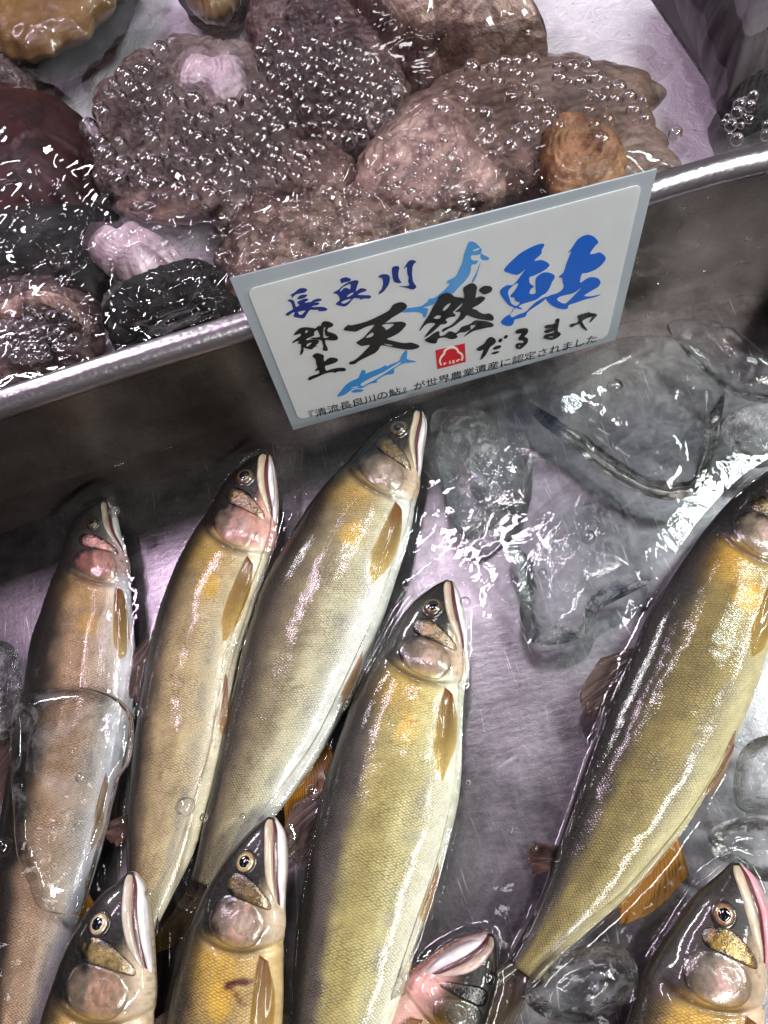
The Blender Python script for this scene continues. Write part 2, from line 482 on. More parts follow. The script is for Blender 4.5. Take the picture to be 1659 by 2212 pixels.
class Fish:
    def __init__(self, px, z0, z1, k, H, pal, name_label, mirror=False, roll=0.0, seed=0, zl=0.25):
        S = crom(np.array(px, float), 150)
        P2 = S[:, :2]; half = S[:, 2]
        T = np.gradient(P2, axis=0)
        for _ in range(6):
            T[1:-1] = (T[:-2] + T[1:-1] * 2 + T[2:]) / 4
        T /= np.linalg.norm(T, axis=1)[:, None]
        perp = np.stack([-T[:, 1], T[:, 0]], 1)           # image-space; for a downward axis this points left
        perp = -perp                                      # towards the ventral (right) side
        if mirror: perp = -perp
        n = len(S); sl = np.linspace(0, 1, n)
        zz = z0 + (z1 - z0) * sm(zl * 0.3, zl * 2.4, sl)
        D = np.array([at(*(p - q * h), z) for p, q, h, z in zip(P2, perp, half, zz)])
        Vv = np.array([at(*(p + q * h), z) for p, q, h, z in zip(P2, perp, half, zz)])
        self.C = (D + Vv) / 2; self.Lat = (Vv - D) / 2
        self.hw = np.linalg.norm(self.Lat, axis=1)
        d = np.r_[0, np.cumsum(np.linalg.norm(np.diff(self.C, axis=0), axis=1))]
        self.L = d[-1]; self.s = d / d[-1]
        self.th = self.hw * (k + 0.16 * (1 - sm(0.0, H * 0.9, self.s))) * (1 - 0.25 * sm(0.6, 1.0, self.s))
        self.H = H; self.pal = pal; self.roll = roll; self.seed = seed; self.mirror = mirror
        ax = np.gradient(self.C, axis=0); self.ax = ax / np.linalg.norm(ax, axis=1)[:, None]
        FISH_POLYS.append((self.C[:, :2].copy(), self.hw.copy()))
        self.root = empty('river_fish', tuple(self.C[60] - np.array([0, 0, self.th[60]])), name_label, 'fish', 'whole river fish lying in the steel tray')
        self.build()

    def frame(self, s):
        s = np.asarray(s, float)
        f = lambda A: np.stack([np.interp(s, self.s, A[:, k]) for k in range(3)], -1)
        C = f(self.C); Lat = f(self.Lat)
        over = np.maximum(s - 1, 0)[..., None]
        C = C + over * self.L * self.ax[-1]
        return C, Lat, np.interp(s, self.s, self.th)

    def pos(self, s, th):
        """body surface at angle th: 0 ventral, pi/2 up, pi dorsal"""
        C, Lat, T = self.frame(s)
        c = np.cos(th); v = np.sin(th)
        e = 0.92
        c = np.sign(c) * np.abs(c) ** e; v = np.sign(v) * np.abs(v) ** e
        P = C + Lat * c[..., None]
        P[..., 2] += T * v
        return P

    def surf(self, s, t, h=0.0):
        th = np.arccos(np.clip(t, -1, 1)) + self.roll
        P = self.pos(s, th)
        # approximate normal
        C, Lat, T = self.frame(s)
        hw = np.linalg.norm(Lat, axis=-1)
        ln = Lat / hw[..., None]
        nx = np.cos(th) / hw; nz = np.sin(th) / np.maximum(T, 1e-5)
        m = np.sqrt(nx ** 2 + nz ** 2)
        nrm = ln * (nx / m)[..., None]; nrm[..., 2] += nz / m
        return P + nrm * (np.asarray(h) + self.relief(s, t, P))[..., None]

    def relief(self, s, t, P):
        x = s / self.H
        g = -0.0011 * np.exp(-((x - 1.07 + 0.16 * (t - 0.1) ** 2) / 0.03) ** 2) * sm(-0.85, -0.4, t)
        g = g + 0.0009 * np.exp(-((x - 0.90 + 0.16 * (t - 0.1) ** 2) / 0.12) ** 2) * sm(-0.85, -0.4, t)
        g = g - 0.0003 * np.exp(-((t + 0.12) / 0.02) ** 2) * (x > 1.15)
        nzz = fbm((P * 70).reshape(-1, 3), self.seed, 4).reshape(s.shape)
        return g + 0.00075 * nzz * (0.4 + 0.6 * sm(0.7, 1.1, x))

    def flat(self, s, t, dz=0.0):
        C, Lat, T = self.frame(s)
        P = C + Lat * np.asarray(t)[..., None]
        P[..., 2] += dz
        return P

    # ---- colour of the skin: markings, plus any shade held in the palette
    def skin(self, s, t, up):
        p = {k_: lin(v) for k_, v in self.pal.items() if isinstance(v, tuple) and len(v) == 3}
        H = self.H; x = s / H
        nz = fbm(np.stack([s * 30, t * 4, up], -1).reshape(-1, 3), self.seed).reshape(s.shape)
        nz2 = fbm(np.stack([s * 90, t * 13, up], -1).reshape(-1, 3), self.seed + 9).reshape(s.shape)
        tt = t + 0.10 * nz
        def mixc(a, b, f): return a * (1 - f[..., None]) + b * f[..., None]
        c = mixc(np.broadcast_to(p['dorsal'], s.shape + (3,)), p['flank'], sm(-0.62, -0.22, tt))
        c = mixc(c, p['side'], sm(-0.05, 0.40, tt))
        c = mixc(c, p['belly'], sm(0.35, 0.80, tt))
        wash = np.exp(-((tt - 0.50) / 0.16) ** 2) * sm(1.3, 2.2, x) * np.clip(0.45 + 0.9 * nz + 0.5 * nz2, 0, 0.7)
        c = mixc(c, lin((112, 112, 104)), wash)
        # dusky band between back and flank
        band = np.exp(-((tt + 0.50) / 0.17) ** 2)
        band *= sm(1.1, 1.9, x) * self.band
        c = mixc(c, p['band'], np.clip(band, 0, 1))
        # gold blush behind the gill cover and the gold mark
        blush = np.exp(-((x - 1.18) / 0.20) ** 2 - ((t + 0.12) / 0.42) ** 2) * 0.55
        c = mixc(c, p['gold'], np.clip(blush + 0.18 * nz * blush, 0, 1))
        xs, ts = self.mark
        q = ((x - xs) / 0.15) ** 2 + ((t - ts) / 0.20) ** 2 + 0.9 * nz2 + 0.5 * nz
        c = mixc(c, p['gold'], np.clip(sm(1.5, 0.1, q), 0, 1) * 0.85)
        # head: dark crown, flesh tinted cheeks, pale throat
        hd = sm(1.06, 0.94, x + 0.10 * t * t + 0.03 * nz)
        tc = 0.58 - 0.78 * sm(0.40, 0.86, x)
        hc = mixc(np.broadcast_to(p['crown'], s.shape + (3,)), p['cheek'], sm(-0.22, 0.22, tt - tc + 0.15 * nz2))
        hc = mixc(hc, p['throat'], sm(0.45, 0.85, tt))
        hc = mixc(hc, p['crown'] * 0.6, np.exp(-((x - 0.02) / 0.07) ** 2) * sm(0.7, 0.1, t))
        hc = hc * (1 - 0.45 * sm(0.05, 0.4, nz2 + 0.4 * nz))[..., None]
        c = mixc(c, hc, hd)
        spk = sm(0.50, 0.75, vnoise(np.stack([s * 150, t * 22, up * 3], -1).reshape(-1, 3), self.seed + 20).reshape(s.shape)) * sm(0.1, 0.4, nz)
        c = mixc(c, lin((58, 46, 38)), 0.45 * spk)
        gro = np.exp(-((x - 1.06 + 0.16 * (t - 0.1) ** 2) / 0.035) ** 2) * sm(-0.8, -0.3, t) * sm(0.9, 0.5, t)
        c = mixc(c, lin((60, 42, 36)), np.clip(gro * 0.75, 0, 1))
        c = c * (1 + 0.26 * nz2[..., None]) * (1 + 0.22 * nz[..., None])
        c = c * (1 - 0.45 * sm(-0.45, -0.85, tt))[..., None]
        return np.clip(c * 0.98, 0.002, 0.95)

    def add(self, name, V, F, mat, cols=None, st=None, label=None, parent=None):
        o = link(name, V, F, mat)
        if parent is None: under(o, self.root)
        else:
            o.parent = parent
            o.matrix_parent_inverse = parent.matrix_parent_inverse.copy() if False else Matrix.Identity(4)
            # parent part carries root-relative offset; undo it
            o.matrix_parent_inverse = (Matrix.Translation(Vector(self.root.location)) @ parent.matrix_parent_inverse @ parent.matrix_basis).inverted()
        if cols is not None: set_col(o, cols)
        if st is not None: set_vec(o, st, 'st')
        if label: o['label'] = label
        return o

    def patch(self, name, outline, hmax, col, mat, p=3.0, nr=14, na=64, col2=None, f2=None, label=None, sink=0.0006, edge=0.55):
        """raised plate: star-shaped outline in (head units, t)"""
        O = crom(np.array(outline, float), na, closed=True)
        c0 = O.mean(0)
        r = np.linspace(0, 1, nr)[:, None, None] ** 0.8
        G = c0 + (O - c0)[None] * r
        s = G[..., 0] * self.H; t = G[..., 1]
        h = hmax * (1 - r[..., 0] ** p) - sink * r[..., 0] ** 8 + 0.0001
        P = self.surf(s, t, np.broadcast_to(h, s.shape))
        F = grid_faces(nr, na, True)
        cc = np.broadcast_to(np.asarray(lin(col)), s.shape + (3,)).copy()
        if col2 is not None:
            w = f2(G[..., 0], G[..., 1])[..., None]; cc = cc * (1 - w) + lin(col2) * w
        rim = sm(0.80, 0.97, np.broadcast_to(r[..., 0], s.shape))[..., None]
        nz = fbm(np.stack([G[..., 0] * 9, G[..., 1] * 7, G[..., 0] * 0 + self.seed], -1).reshape(-1, 3), 5).reshape(s.shape)[..., None]
        nz3 = fbm(np.stack([G[..., 0] * 34, G[..., 1] * 26, G[..., 0] * 0 + self.seed], -1).reshape(-1, 3), 8).reshape(s.shape)[..., None]
        cc = np.clip(cc * 0.72 * (1 + 0.6 * nz + 0.45 * nz3), 0.003, 0.95)
        rr_ = np.broadcast_to(r[..., 0], s.shape)
        wob = fbm(np.stack([G[..., 0] * 14, G[..., 1] * 10, G[..., 0] * 0 + self.seed], -1).reshape(-1, 3), 12).reshape(s.shape)
        own = self.skin(s, t, np.full(s.shape, 0.6))
        bl = sm(0.35, 0.95, rr_ + 0.45 * wob)[..., None]
        cc = cc * (1 - bl) + own * bl
        rear = sm(-0.25, 0.35, (G[..., 0] - c0[0]) / max(np.ptp(O[:, 0]), 1e-6) * 1.6 + 0.8 * wob + 0.1)
        cre = (np.exp(-((rr_ - 0.93) / 0.05) ** 2) * rear * edge)[..., None]
        cc = cc * (1 - cre) + lin((58, 32, 28)) * cre
        return self.add(name, P.reshape(-1, 3), F, mat, cc.reshape(-1, 3), label=label)

    def strip(self, name, inner, outer, hmax, col, mat, nu=46, nv=11, col2=None, label=None, sink=0.0004, p=3):
        G = strip_grid(inner, outer, nu, nv)
        s = G[..., 0] * self.H; t = G[..., 1]
        v = np.abs(np.linspace(-1, 1, nv))[None]; u = np.linspace(0, 1, nu)[:, None]
        env = np.minimum(1, np.minimum(u / 0.10, (1 - u) / 0.16)) ** 0.6
        h = hmax * (1 - v ** p) * env - sink * (v ** 6)
        P = self.surf(s, t, h)
        cc = np.broadcast_to(lin(col), s.shape + (3,)).copy()
        if col2 is not None:
            w = np.broadcast_to(np.linspace(0, 1, nv)[None, :, None], cc.shape); cc = cc * (1 - w) + lin(col2) * w
        nz = fbm(np.stack([G[..., 0] * 8, G[..., 1] * 20, G[..., 0] * 0 + self.seed], -1).reshape(-1, 3), 3).reshape(s.shape)[..., None]
        cc = np.clip(cc * (1 + 0.40 * nz), 0.003, 0.95)
        return self.add(name, P.reshape(-1, 3), grid_faces(nu, nv), mat, cc.reshape(-1, 3), label=label)

    def fin(self, name, base, tip, col, col2, rays=9, clear=0.15, nu=18, nv=26, mode='flat', dz=0.0, thick=0.0004, wave=0.0006, label=None):
        """base and tip: curves in (s, t); membrane spans from base to tip"""
        B = crom(np.array(base, float), nv); T_ = crom(np.array(tip, float), nv)
        u = np.linspace(0, 1, nu)[:, None, None]
        G = B[None] * (1 - u) + T_[None] * u
        s, t = G[..., 0], G[..., 1]
        uu = np.broadcast_to(u[..., 0], s.shape); vv = np.broadcast_to(np.linspace(0, 1, nv)[None], s.shape)
        rag = fbm(np.stack([vv * 9, uu * 0 + self.seed, vv * 0], -1).reshape(-1, 3), 2, 3).reshape(s.shape)
        s = s + 0.012 * rag * uu ** 2; 
        wv = wave * np.sin(vv * 7 + uu * 3 + self.seed)
        if mode == 'flat':
            P = self.flat(s, t, dz + wv)
        else:
            lift = dz + 0.0005 * np.sin(uu * 3.0) + wv * 0.35
            P = self.surf(s, t, lift)
        A = P.reshape(-1, 3); Bm = A.copy(); Bm[:, 2] -= thick
        F = grid_faces(nu, nv); n = len(A)
        F += [tuple(n + i for i in reversed(f)) for f in grid_faces(nu, nv)]
        ring = [i for i in range(nv)] + [r_ * nv + nv - 1 for r_ in range(1, nu)] + [(nu - 1) * nv + j for j in range(nv - 2, -1, -1)] + [r_ * nv for r_ in range(nu - 2, 0, -1)]
        for a, b in zip(ring, ring[1:] + ring[:1]): F.append((b, a, n + a, n + b))
        cc = lin(col) * (1 - uu[..., None]) + lin(col2) * uu[..., None]
        cc = cc.reshape(-1, 3)
        st = np.stack([uu, vv * rays, np.clip(clear * (0.3 + uu), 0, 1)], -1).reshape(-1, 3)
        return self.add(name, np.vstack([A, Bm]), F, M_FIN, np.vstack([cc, cc]), np.vstack([st, st]), label=label)

    def eye(self, x, t, r, iris, pupil_r=0.60):
        s = np.array([x * self.H]); tt = np.array([t])
        c = self.surf(s, tt, np.array([0.0]))[0]
        e = 1e-3
        du = self.surf(s + e, tt, np.array([0.0]))[0] - self.surf(s - e, tt, np.array([0.0]))[0]
        dv = self.surf(s, tt + 0.02, np.array([0.0]))[0] - self.surf(s, tt - 0.02, np.array([0.0]))[0]
        du /= np.linalg.norm(du); nrm = np.cross(du, dv); nrm /= np.linalg.norm(nrm)
        if nrm[2] < 0: nrm = -nrm
        dv = np.cross(nrm, du)
        def dome(R, flat_, lift, nr, cols):
            na = 40; V = []; K = []
            for i in range(nr):
                f = i / (nr - 1); a = f * math.pi / 2
                for j in range(na):
                    b = 2 * math.pi * j / na
                    V.append(c + nrm * (lift + R * flat_ * math.cos(a)) + (du * math.cos(b) * 1.06 + dv * math.sin(b)) * R * math.sin(a))
                    K.append(cols(math.sin(a)))
            return np.array(V), grid_faces(nr, na, True), np.array(K)
        ir = lin(iris)
        dk = lin((34, 26, 26))
        def col(q):
            if q < 0.50: return dk * 0.4
            if q < 0.66: return np.minimum(ir * 1.9, 0.6)
            if q < 0.84: return ir
            return ir * (1 - (q - 0.84) / 0.16) + dk * (q - 0.84) / 0.16
        V, F, K = dome(r * 1.22, 0.24, -r * 0.06, 8, lambda q: dk)
        so = self.add('eye', V, F, M_GILL, K)
        V, F, K = dome(r, 0.46, r * 0.04, 22, col)
        self.add('iris', V, F, M_EYE, K, parent=so)
        V, F, K = dome(r * pupil_r, 0.34, r * 0.36, 10, lambda q: dk)
        self.add('pupil', V, F, M_PUPIL, None, parent=so)

    def build(self):
        p = self.pal
        self.band = p.get('bandw', 0.5); self.mark = p.get('mark', (1.42, 0.12))
        # body: one continuous skin from snout to tail root
        ns, nr = 250, 72
        s1 = np.concatenate([np.linspace(0, self.H * 1.2, 120) , np.linspace(self.H * 1.2, 1.0, ns - 120 + 1)[1:]])
        th = np.linspace(0, 2 * np.pi, nr, endpoint=False)
        S, TH = np.meshgrid(s1, th, indexing='ij')
        P = self.pos(S, TH)
        bt = TH - self.roll
        t = np.cos(bt); up = np.sin(bt)
        # sculpt: gill groove, eye socket, mouth corner, lateral line
        x = S / self.H
        nrmz = np.zeros_like(P); nrmz[..., 2] = np.sin(TH)
        C, Lat, T = self.frame(S)
        outw = P - C; outw /= np.maximum(np.linalg.norm(outw, axis=-1), 1e-6)[..., None]
        g = self.relief(S, t, P) * np.where(up > 0, 1.0, 0.3)
        P = P + outw * g[..., None]
        V = P.reshape(-1, 3); F = grid_faces(ns, nr, True)
        V = np.vstack([V, self.C[0] - self.ax[0] * 0.0004, self.C[-1]])
        for j in range(nr):
            F.append((len(V) - 2, (j + 1) % nr, j)); F.append((len(V) - 1, (ns - 1) * nr + j, (ns - 1) * nr + (j + 1) % nr))
        cols = self.skin(S, t, up).reshape(-1, 3)
        cols = np.vstack([cols, cols[0], cols[-1]])
        arc = np.cumsum(np.abs(np.diff(np.r_[bt[0], bt[0][-1] + 0.05]))) * 0.78
        hwm = np.interp(s1, self.s, self.hw)
        SC = 0.00125
        hmid = 0.5 * hwm + 0.5 * hwm.max() * 0.8
        A = np.broadcast_to((s1 * self.L / 0.00098)[:, None], S.shape)
        Bq = (np.arange(nr)[None] / nr * 2 * np.pi) * 0.80 * hmid[:, None] / 0.00155
        msk = sm(1.02, 1.14, x) * sm(0.98, 0.72, t) * (1 - 0.35 * sm(0.35, 0.8, t))
        st = np.stack([A, Bq, msk], -1).reshape(-1, 3)
        st = np.vstack([st, st[0], st[-1]])
        self.add('body', V, F, M_FISH, cols, st)
        # head plates
        gc = p.get('gill', (176, 140, 132)); gd = p.get('gilldark', (92, 84, 70))
        self.patch('gill_cover', [(.65, -.30), (.71, -.52), (.83, -.58), (.95, -.40), (1.03, -.08), (1.05, .25), (1.00, .52), (.88, .66), (.76, .64), (.68, .40), (.65, .05)],
                   0.0003, gc, M_GILL, 6, edge=.8, col2=gd, f2=lambda a, b: sm(0.10, -0.12, b) * 0.9)
        self.patch('gill_plate', [(.735, -.06), (.70, .14), (.72, .36), (.80, .50), (.90, .46), (.965, .30), (.955, .10), (.89, -.06), (.82, -.16)],
                   0.0004, p.get('plate', (168, 146, 132)), M_GILL, 5, edge=.75)
        self.patch('cheek_plate', [(.50, -.46), (.47, -.20), (.49, .10), (.545, .42), (.63, .74), (.70, .76), (.70, .45), (.685, .05), (.67, -.26), (.63, -.46), (.56, -.54)],
                   0.0005, p.get('cheekplate', (134, 112, 74)), M_CHEEK, 5, edge=.7)
        # jaws: pale upper lip, dark red mouth line, pale lower lip
        self.strip('mouth', [(.03, .26), (.16, .34), (.35, .52), (.50, .70), (.63, .87)], [(.03, .62), (.16, .66), (.35, .77), (.50, .87), (.64, .93)], 0.0003, (70, 24, 30), M_LIP, sink=0.0002)
        self.strip('upper_jaw', [(.02, -.50), (.16, -.06), (.35, .26), (.50, .52), (.62, .78)], [(.02, .32), (.16, .42), (.35, .60), (.50, .76), (.645, .885)], 0.0010, p.get('lip', (196, 186, 160)), M_LIP, col2=(150, 128, 108))
        self.strip('lower_jaw', [(.025, .52), (.16, .56), (.35, .70), (.50, .83), (.645, .92)], [(.02, .985), (.16, .995), (.35, .998), (.50, .998), (.67, .985)], 0.0011, p.get('lip2', (206, 204, 204)), M_LIP, col2=p.get('lip3', (188, 180, 182)))
        self.eye(p.get('eyex', .36), p.get('eyet', -.14), self.H * self.L * p.get('eyer', .086), p.get('iris', (84, 70, 50)))
        # fins
        hf = self.H
        self.fin('pectoral_fin', [(1.05 * hf, .60), (1.07 * hf, .68), (1.09 * hf, .76)], [(1.30 * hf, .55), (1.56 * hf, .53), (1.72 * hf, .57), (1.86 * hf, .70), (1.76 * hf, .80), (1.58 * hf, .88), (1.34 * hf, .88)], p.get('pec', (146, 96, 52)), p.get('pec2', (170, 156, 84)), 13, 0.72, mode='surf', dz=0.0006)
        self.fin('pelvic_fin', [(.52, .90), (.535, .95), (.55, .99)], [(.60, .84), (.635, .97), (.62, 1.06)], (186, 150, 130), p.get('pel', (176, 146, 104)), 9, 0.6, mode='flat', dz=0.0055)
        self.fin('anal_fin', [(.70, .90), (.76, .90), (.83, .88)], [(.755, 1.62), (.82, 1.70), (.865, 1.45)], p.get('anal', (190, 128, 26)), p.get('anal2', (206, 146, 36)), 21, 0.5, dz=-0.002)
        self.fin('dorsal_fin', [(.44, -.92), (.50, -.92), (.56, -.92)], [(.50, -1.40), (.565, -1.46), (.60, -1.12)], p.get('dors', (84, 70, 62)), (120, 98, 92), 9, 0.35, dz=-0.001)
        self.fin('adipose_fin', [(.81, -.90), (.83, -.90), (.85, -.90)], [(.835, -1.62), (.855, -1.75), (.875, -1.35)], (60, 48, 44), (120, 84, 74), 1, 0.2, dz=0.0)
        self.fin('tail_fin', [(.985, -.9), (.985, 0), (.985, .9)], [(1.17, -2.3), (1.09, 0), (1.17, 2.3)], (58, 48, 30), (84, 66, 34), 18, 0.35, dz=-0.004)

BASE = dict(dorsal=(34, 29, 24), flank=(128, 116, 76), side=(166, 154, 108), belly=(208, 204, 190), band=(66, 62, 58), gold=(206, 166, 70),
            crown=(9, 7, 7), cheek=(112, 92, 72), throat=(186, 166, 142))
def pal(**k): d = dict(BASE); d.update(k); return d

# px stations: x, y, half width (traced on the photograph), then heights, thickness, head share
Fish([(228, 1084, 9), (221, 1112, 34), (207, 1160, 58), (203, 1225, 74), (192, 1305, 92), (181, 1400, 110), (168, 1515, 118), (145, 1640, 116), (120, 1760, 112), (95, 1880, 104), (70, 2000, 92), (50, 2110, 80), (30, 2220, 64), (15, 2310, 48), (6, 2380, 38)],
     .0120, .0115, .44, .175, pal(dorsal=(46, 40, 36), flank=(176, 146, 116), side=(198, 178, 158), belly=(206, 204, 210), gold=(206, 162, 92), crown=(44, 40, 40), cheek=(112, 94, 88), throat=(176, 150, 146), gill=(206, 136, 120), plate=(216, 158, 146), gilldark=(150, 96, 84), cheekplate=(190, 136, 120), cheekgold=(180, 140, 130), lip=(150, 148, 144), lip2=(170, 168, 166), bandw=.15, eyer=.06, mark=(1.55, .02)),
     'plump fish with pinkish flank lying under a clear ice slab, snout against the tray wall', roll=-0.22, seed=1)
Fish([(577, 983, 10), (565, 1012, 34), (543, 1068, 62), (517, 1148, 80), (487, 1215, 90), (456, 1292, 95), (428, 1380, 95), (407, 1485, 96), (390, 1600, 97), (367, 1720, 86), (346, 1830, 72), (322, 1925, 50), (295, 2005, 38)],
     .0185, .0150, .52, .240, pal(flank=(150, 130, 94), side=(182, 166, 128), belly=(200, 190, 164), dorsal=(40, 32, 27), band=(104, 84, 66), bandw=.35, gill=(176, 134, 122), plate=(186, 152, 144), cheek=(168, 120, 106), throat=(196, 146, 136), mark=(1.45, .10)),
     'slim tan fish between the ice covered fish and the largest bright backed fish', seed=2)
Fish([(906, 889, 10), (894, 918, 32), (861, 968, 60), (824, 1040, 84), (789, 1110, 107), (750, 1190, 120), (705, 1290, 131), (665, 1390, 130), (630, 1490, 122), (590, 1590, 108), (545, 1690, 86), (500, 1785, 62), (466, 1865, 45), (448, 1912, 40)],
     .0195, .0160, .52, .215, pal(dorsal=(38, 32, 27), flank=(124, 114, 86), side=(190, 186, 152), belly=(208, 208, 200), band=(92, 80, 66), bandw=.55, mark=(1.55, .12), gill=(150, 132, 114), plate=(168, 148, 136), anal=(198, 138, 40), eyer=.092),
     'brown backed fish whose nose touches the wall right under the price sign', seed=3)
Fish([(972, 1256, 10), (962, 1286, 37), (943, 1342, 69), (916, 1430, 95), (890, 1512, 114), (870, 1596, 131), (853, 1685, 143), (830, 1780, 146), (803, 1885, 143), (775, 2003, 133), (753, 2115, 122), (730, 2225, 106), (706, 2330, 85), (682, 2430, 58), (662, 2500, 42)],
     .0190, .0165, .54, .212, pal(dorsal=(36, 32, 26), flank=(150, 138, 84), side=(186, 178, 122), belly=(210, 210, 190), band=(70, 64, 62), bandw=1.0, mark=(1.52, .10), gill=(164, 140, 116), plate=(178, 154, 134), eyer=.092),
     'largest golden green fish in the middle, alone beside the bare tray floor', seed=4)
Fish([(588, 1766, 10), (583, 1797, 36), (566, 1850, 60), (546, 1900, 76), (524, 1972, 93), (505, 2065, 108), (492, 2155, 120), (478, 2255, 128), (460, 2360, 132), (440, 2470, 125), (415, 2580, 105), (390, 2690, 80), (370, 2780, 55), (355, 2850, 40)],
     .0300, .0220, .50, .290, pal(dorsal=(38, 30, 20), flank=(142, 116, 64), side=(172, 146, 92), belly=(190, 164, 116), gold=(206, 164, 62), bandw=.1, gill=(190, 152, 136), plate=(182, 158, 142), eyer=.080, eyex=.40, eyet=-.22, iris=(176, 146, 106), mark=(1.40, .0)),
     'yellow bodied fish with a torn side, nose over the tail of the brown backed fish', seed=5)
Fish([(286, 1884, 10), (284, 1918, 36), (268, 1968, 64), (246, 2045, 90), (226, 2140, 110), (206, 2240, 121), (190, 2330, 128), (165, 2450, 130), (140, 2580, 115), (115, 2700, 90), (95, 2800, 60), (85, 2870, 42)],
     .0310, .0230, .52, .345, pal(dorsal=(36, 29, 24), flank=(150, 120, 70), side=(170, 138, 90), belly=(190, 168, 140), gill=(176, 136, 112), plate=(180, 140, 118), eyer=.078, eyex=.40, eyet=-.26, iris=(186, 160, 130), lip=(190, 184, 172), cheekplate=(176, 150, 100), bandw=.2),
     'pale jawed fish whose nose overlaps the tail of the slim tan fish', seed=6)
Fish([(1698, 1003, 11), (1689, 1035, 38), (1650, 1110, 76), (1612, 1190, 101), (1575, 1272, 119), (1530, 1370, 133), (1490, 1470, 141), (1440, 1580, 142), (1388, 1690, 132), (1330, 1800, 112), (1270, 1900, 88), (1215, 1980, 63), (1162, 2052, 45), (1128, 2098, 38)],
     .0200, .0175, .55, .215, pal(dorsal=(26, 22, 17), flank=(112, 98, 54), side=(146, 132, 80), belly=(190, 182, 140), band=(64, 56, 40), bandw=.5, gill=(160, 134, 118), plate=(176, 152, 138), mark=(1.42, .30), gold=(214, 160, 40), eyer=.070, eyet=-.10),
     'dark olive fish leaving the photo at its head, ice piled along its back', seed=7)
Fish([(1590, 1864, 12), (1588, 1900, 44), (1578, 1950, 78), (1562, 2010, 98), (1540, 2075, 116), (1518, 2140, 134), (1500, 2225, 146), (1480, 2330, 152), (1455, 2450, 145), (1425, 2570, 126), (1390, 2690, 95), (1365, 2790, 62), (1348, 2860, 42)],
     .0240, .0190, .50, .330, pal(dorsal=(40, 32, 28), flank=(150, 116, 52), side=(176, 140, 80), belly=(206, 176, 150), crown=(34, 28, 26), gill=(176, 146, 130), plate=(178, 144, 134), cheekplate=(180, 144, 60), cheekgold=(196, 164, 30), lip2=(196, 132, 142), lip3=(188, 128, 136), eyer=.078, eyex=.40, eyet=-.20, iris=(136, 104, 80), bandw=.1),
     'fish with a reddish gaping lower jaw beside the small ice lump', seed=8)
Fish([(1056, 2016, 10), (1044, 2040, 36), (1014, 2085, 72), (972, 2150, 98), (930, 2215, 116), (880, 2300, 128), (830, 2390, 132), (775, 2480, 122), (722, 2570, 100), (670, 2660, 75), (630, 2730, 50), (605, 2775, 40)],
     .0130, .0110, .46, .270, pal(dorsal=(30, 26, 22), flank=(120, 92, 34), side=(160, 118, 46), belly=(192, 150, 138), crown=(9, 9, 9), cheek=(52, 38, 18), throat=(204, 152, 144), lip=(200, 172, 168), lip2=(214, 196, 200), gill=(84, 62, 22), plate=(60, 46, 20), gilldark=(18, 15, 9), cheekplate=(20, 16, 11), iris=(12, 11, 10), eyer=.06, eyet=-.34, bandw=.1),  # crown, cheek, gill and iris colours darkened to paint shadow on the head
     'fish turned the other way with shadow painted dark into its head colour, pink throat next to the largest golden fish', mirror=True, roll=0.5, seed=9)
# wound on the torn yellow fish is part of its skin
for o in list(COL.objects):
    if o.name.startswith('body') and o.parent and o.parent.get('label', '').startswith('yellow bodied'):
        me = o.data
        co = np.empty(len(me.vertices) * 3, dtype=np.float32); me.vertices.foreach_get('co', co); co = co.reshape(-1, 3)
        ca = me.color_attributes['Col']; cc = np.empty(len(me.vertices) * 4, dtype=np.float32); ca.data.foreach_get('color', cc); cc = cc.reshape(-1, 4)
        zt = 0.036
        path = np.array([at(x, y, zt)[:2] for x, y in [(1225, 1358), (1275, 1345), (1345, 1338)] for x, y in [(x * .3968, 1590.9 + y * .3968)]] )
        path2 = np.array([at(x * .3968, 1590.9 + y * .3968, zt)[:2] for x, y in [(1250, 1375), (1280, 1410), (1310, 1470)]])
        for pp, w, colr in ((crom(path, 30), 0.0011, (70, 24, 14)), (crom(path2, 30), 0.0008, (110, 62, 40))):
            d = np.min(np.linalg.norm(co[:, None, :2] - pp[None], axis=2), axis=1)
            f = sm(w * 1.5, w * 0.4, d + 0.0005 * vnoise(co * 900))
            f = f * (co[:, 2] > 0.022)
            cc[:, :3] = cc[:, :3] * (1 - f[:, None]) + lin(colr) * f[:, None]
        ca.data.foreach_set('color', cc.ravel())

# ------------------------------------------------------------------ ice
def poly_world(px, z): return np.array([at(x, y, z) for x, y in px])

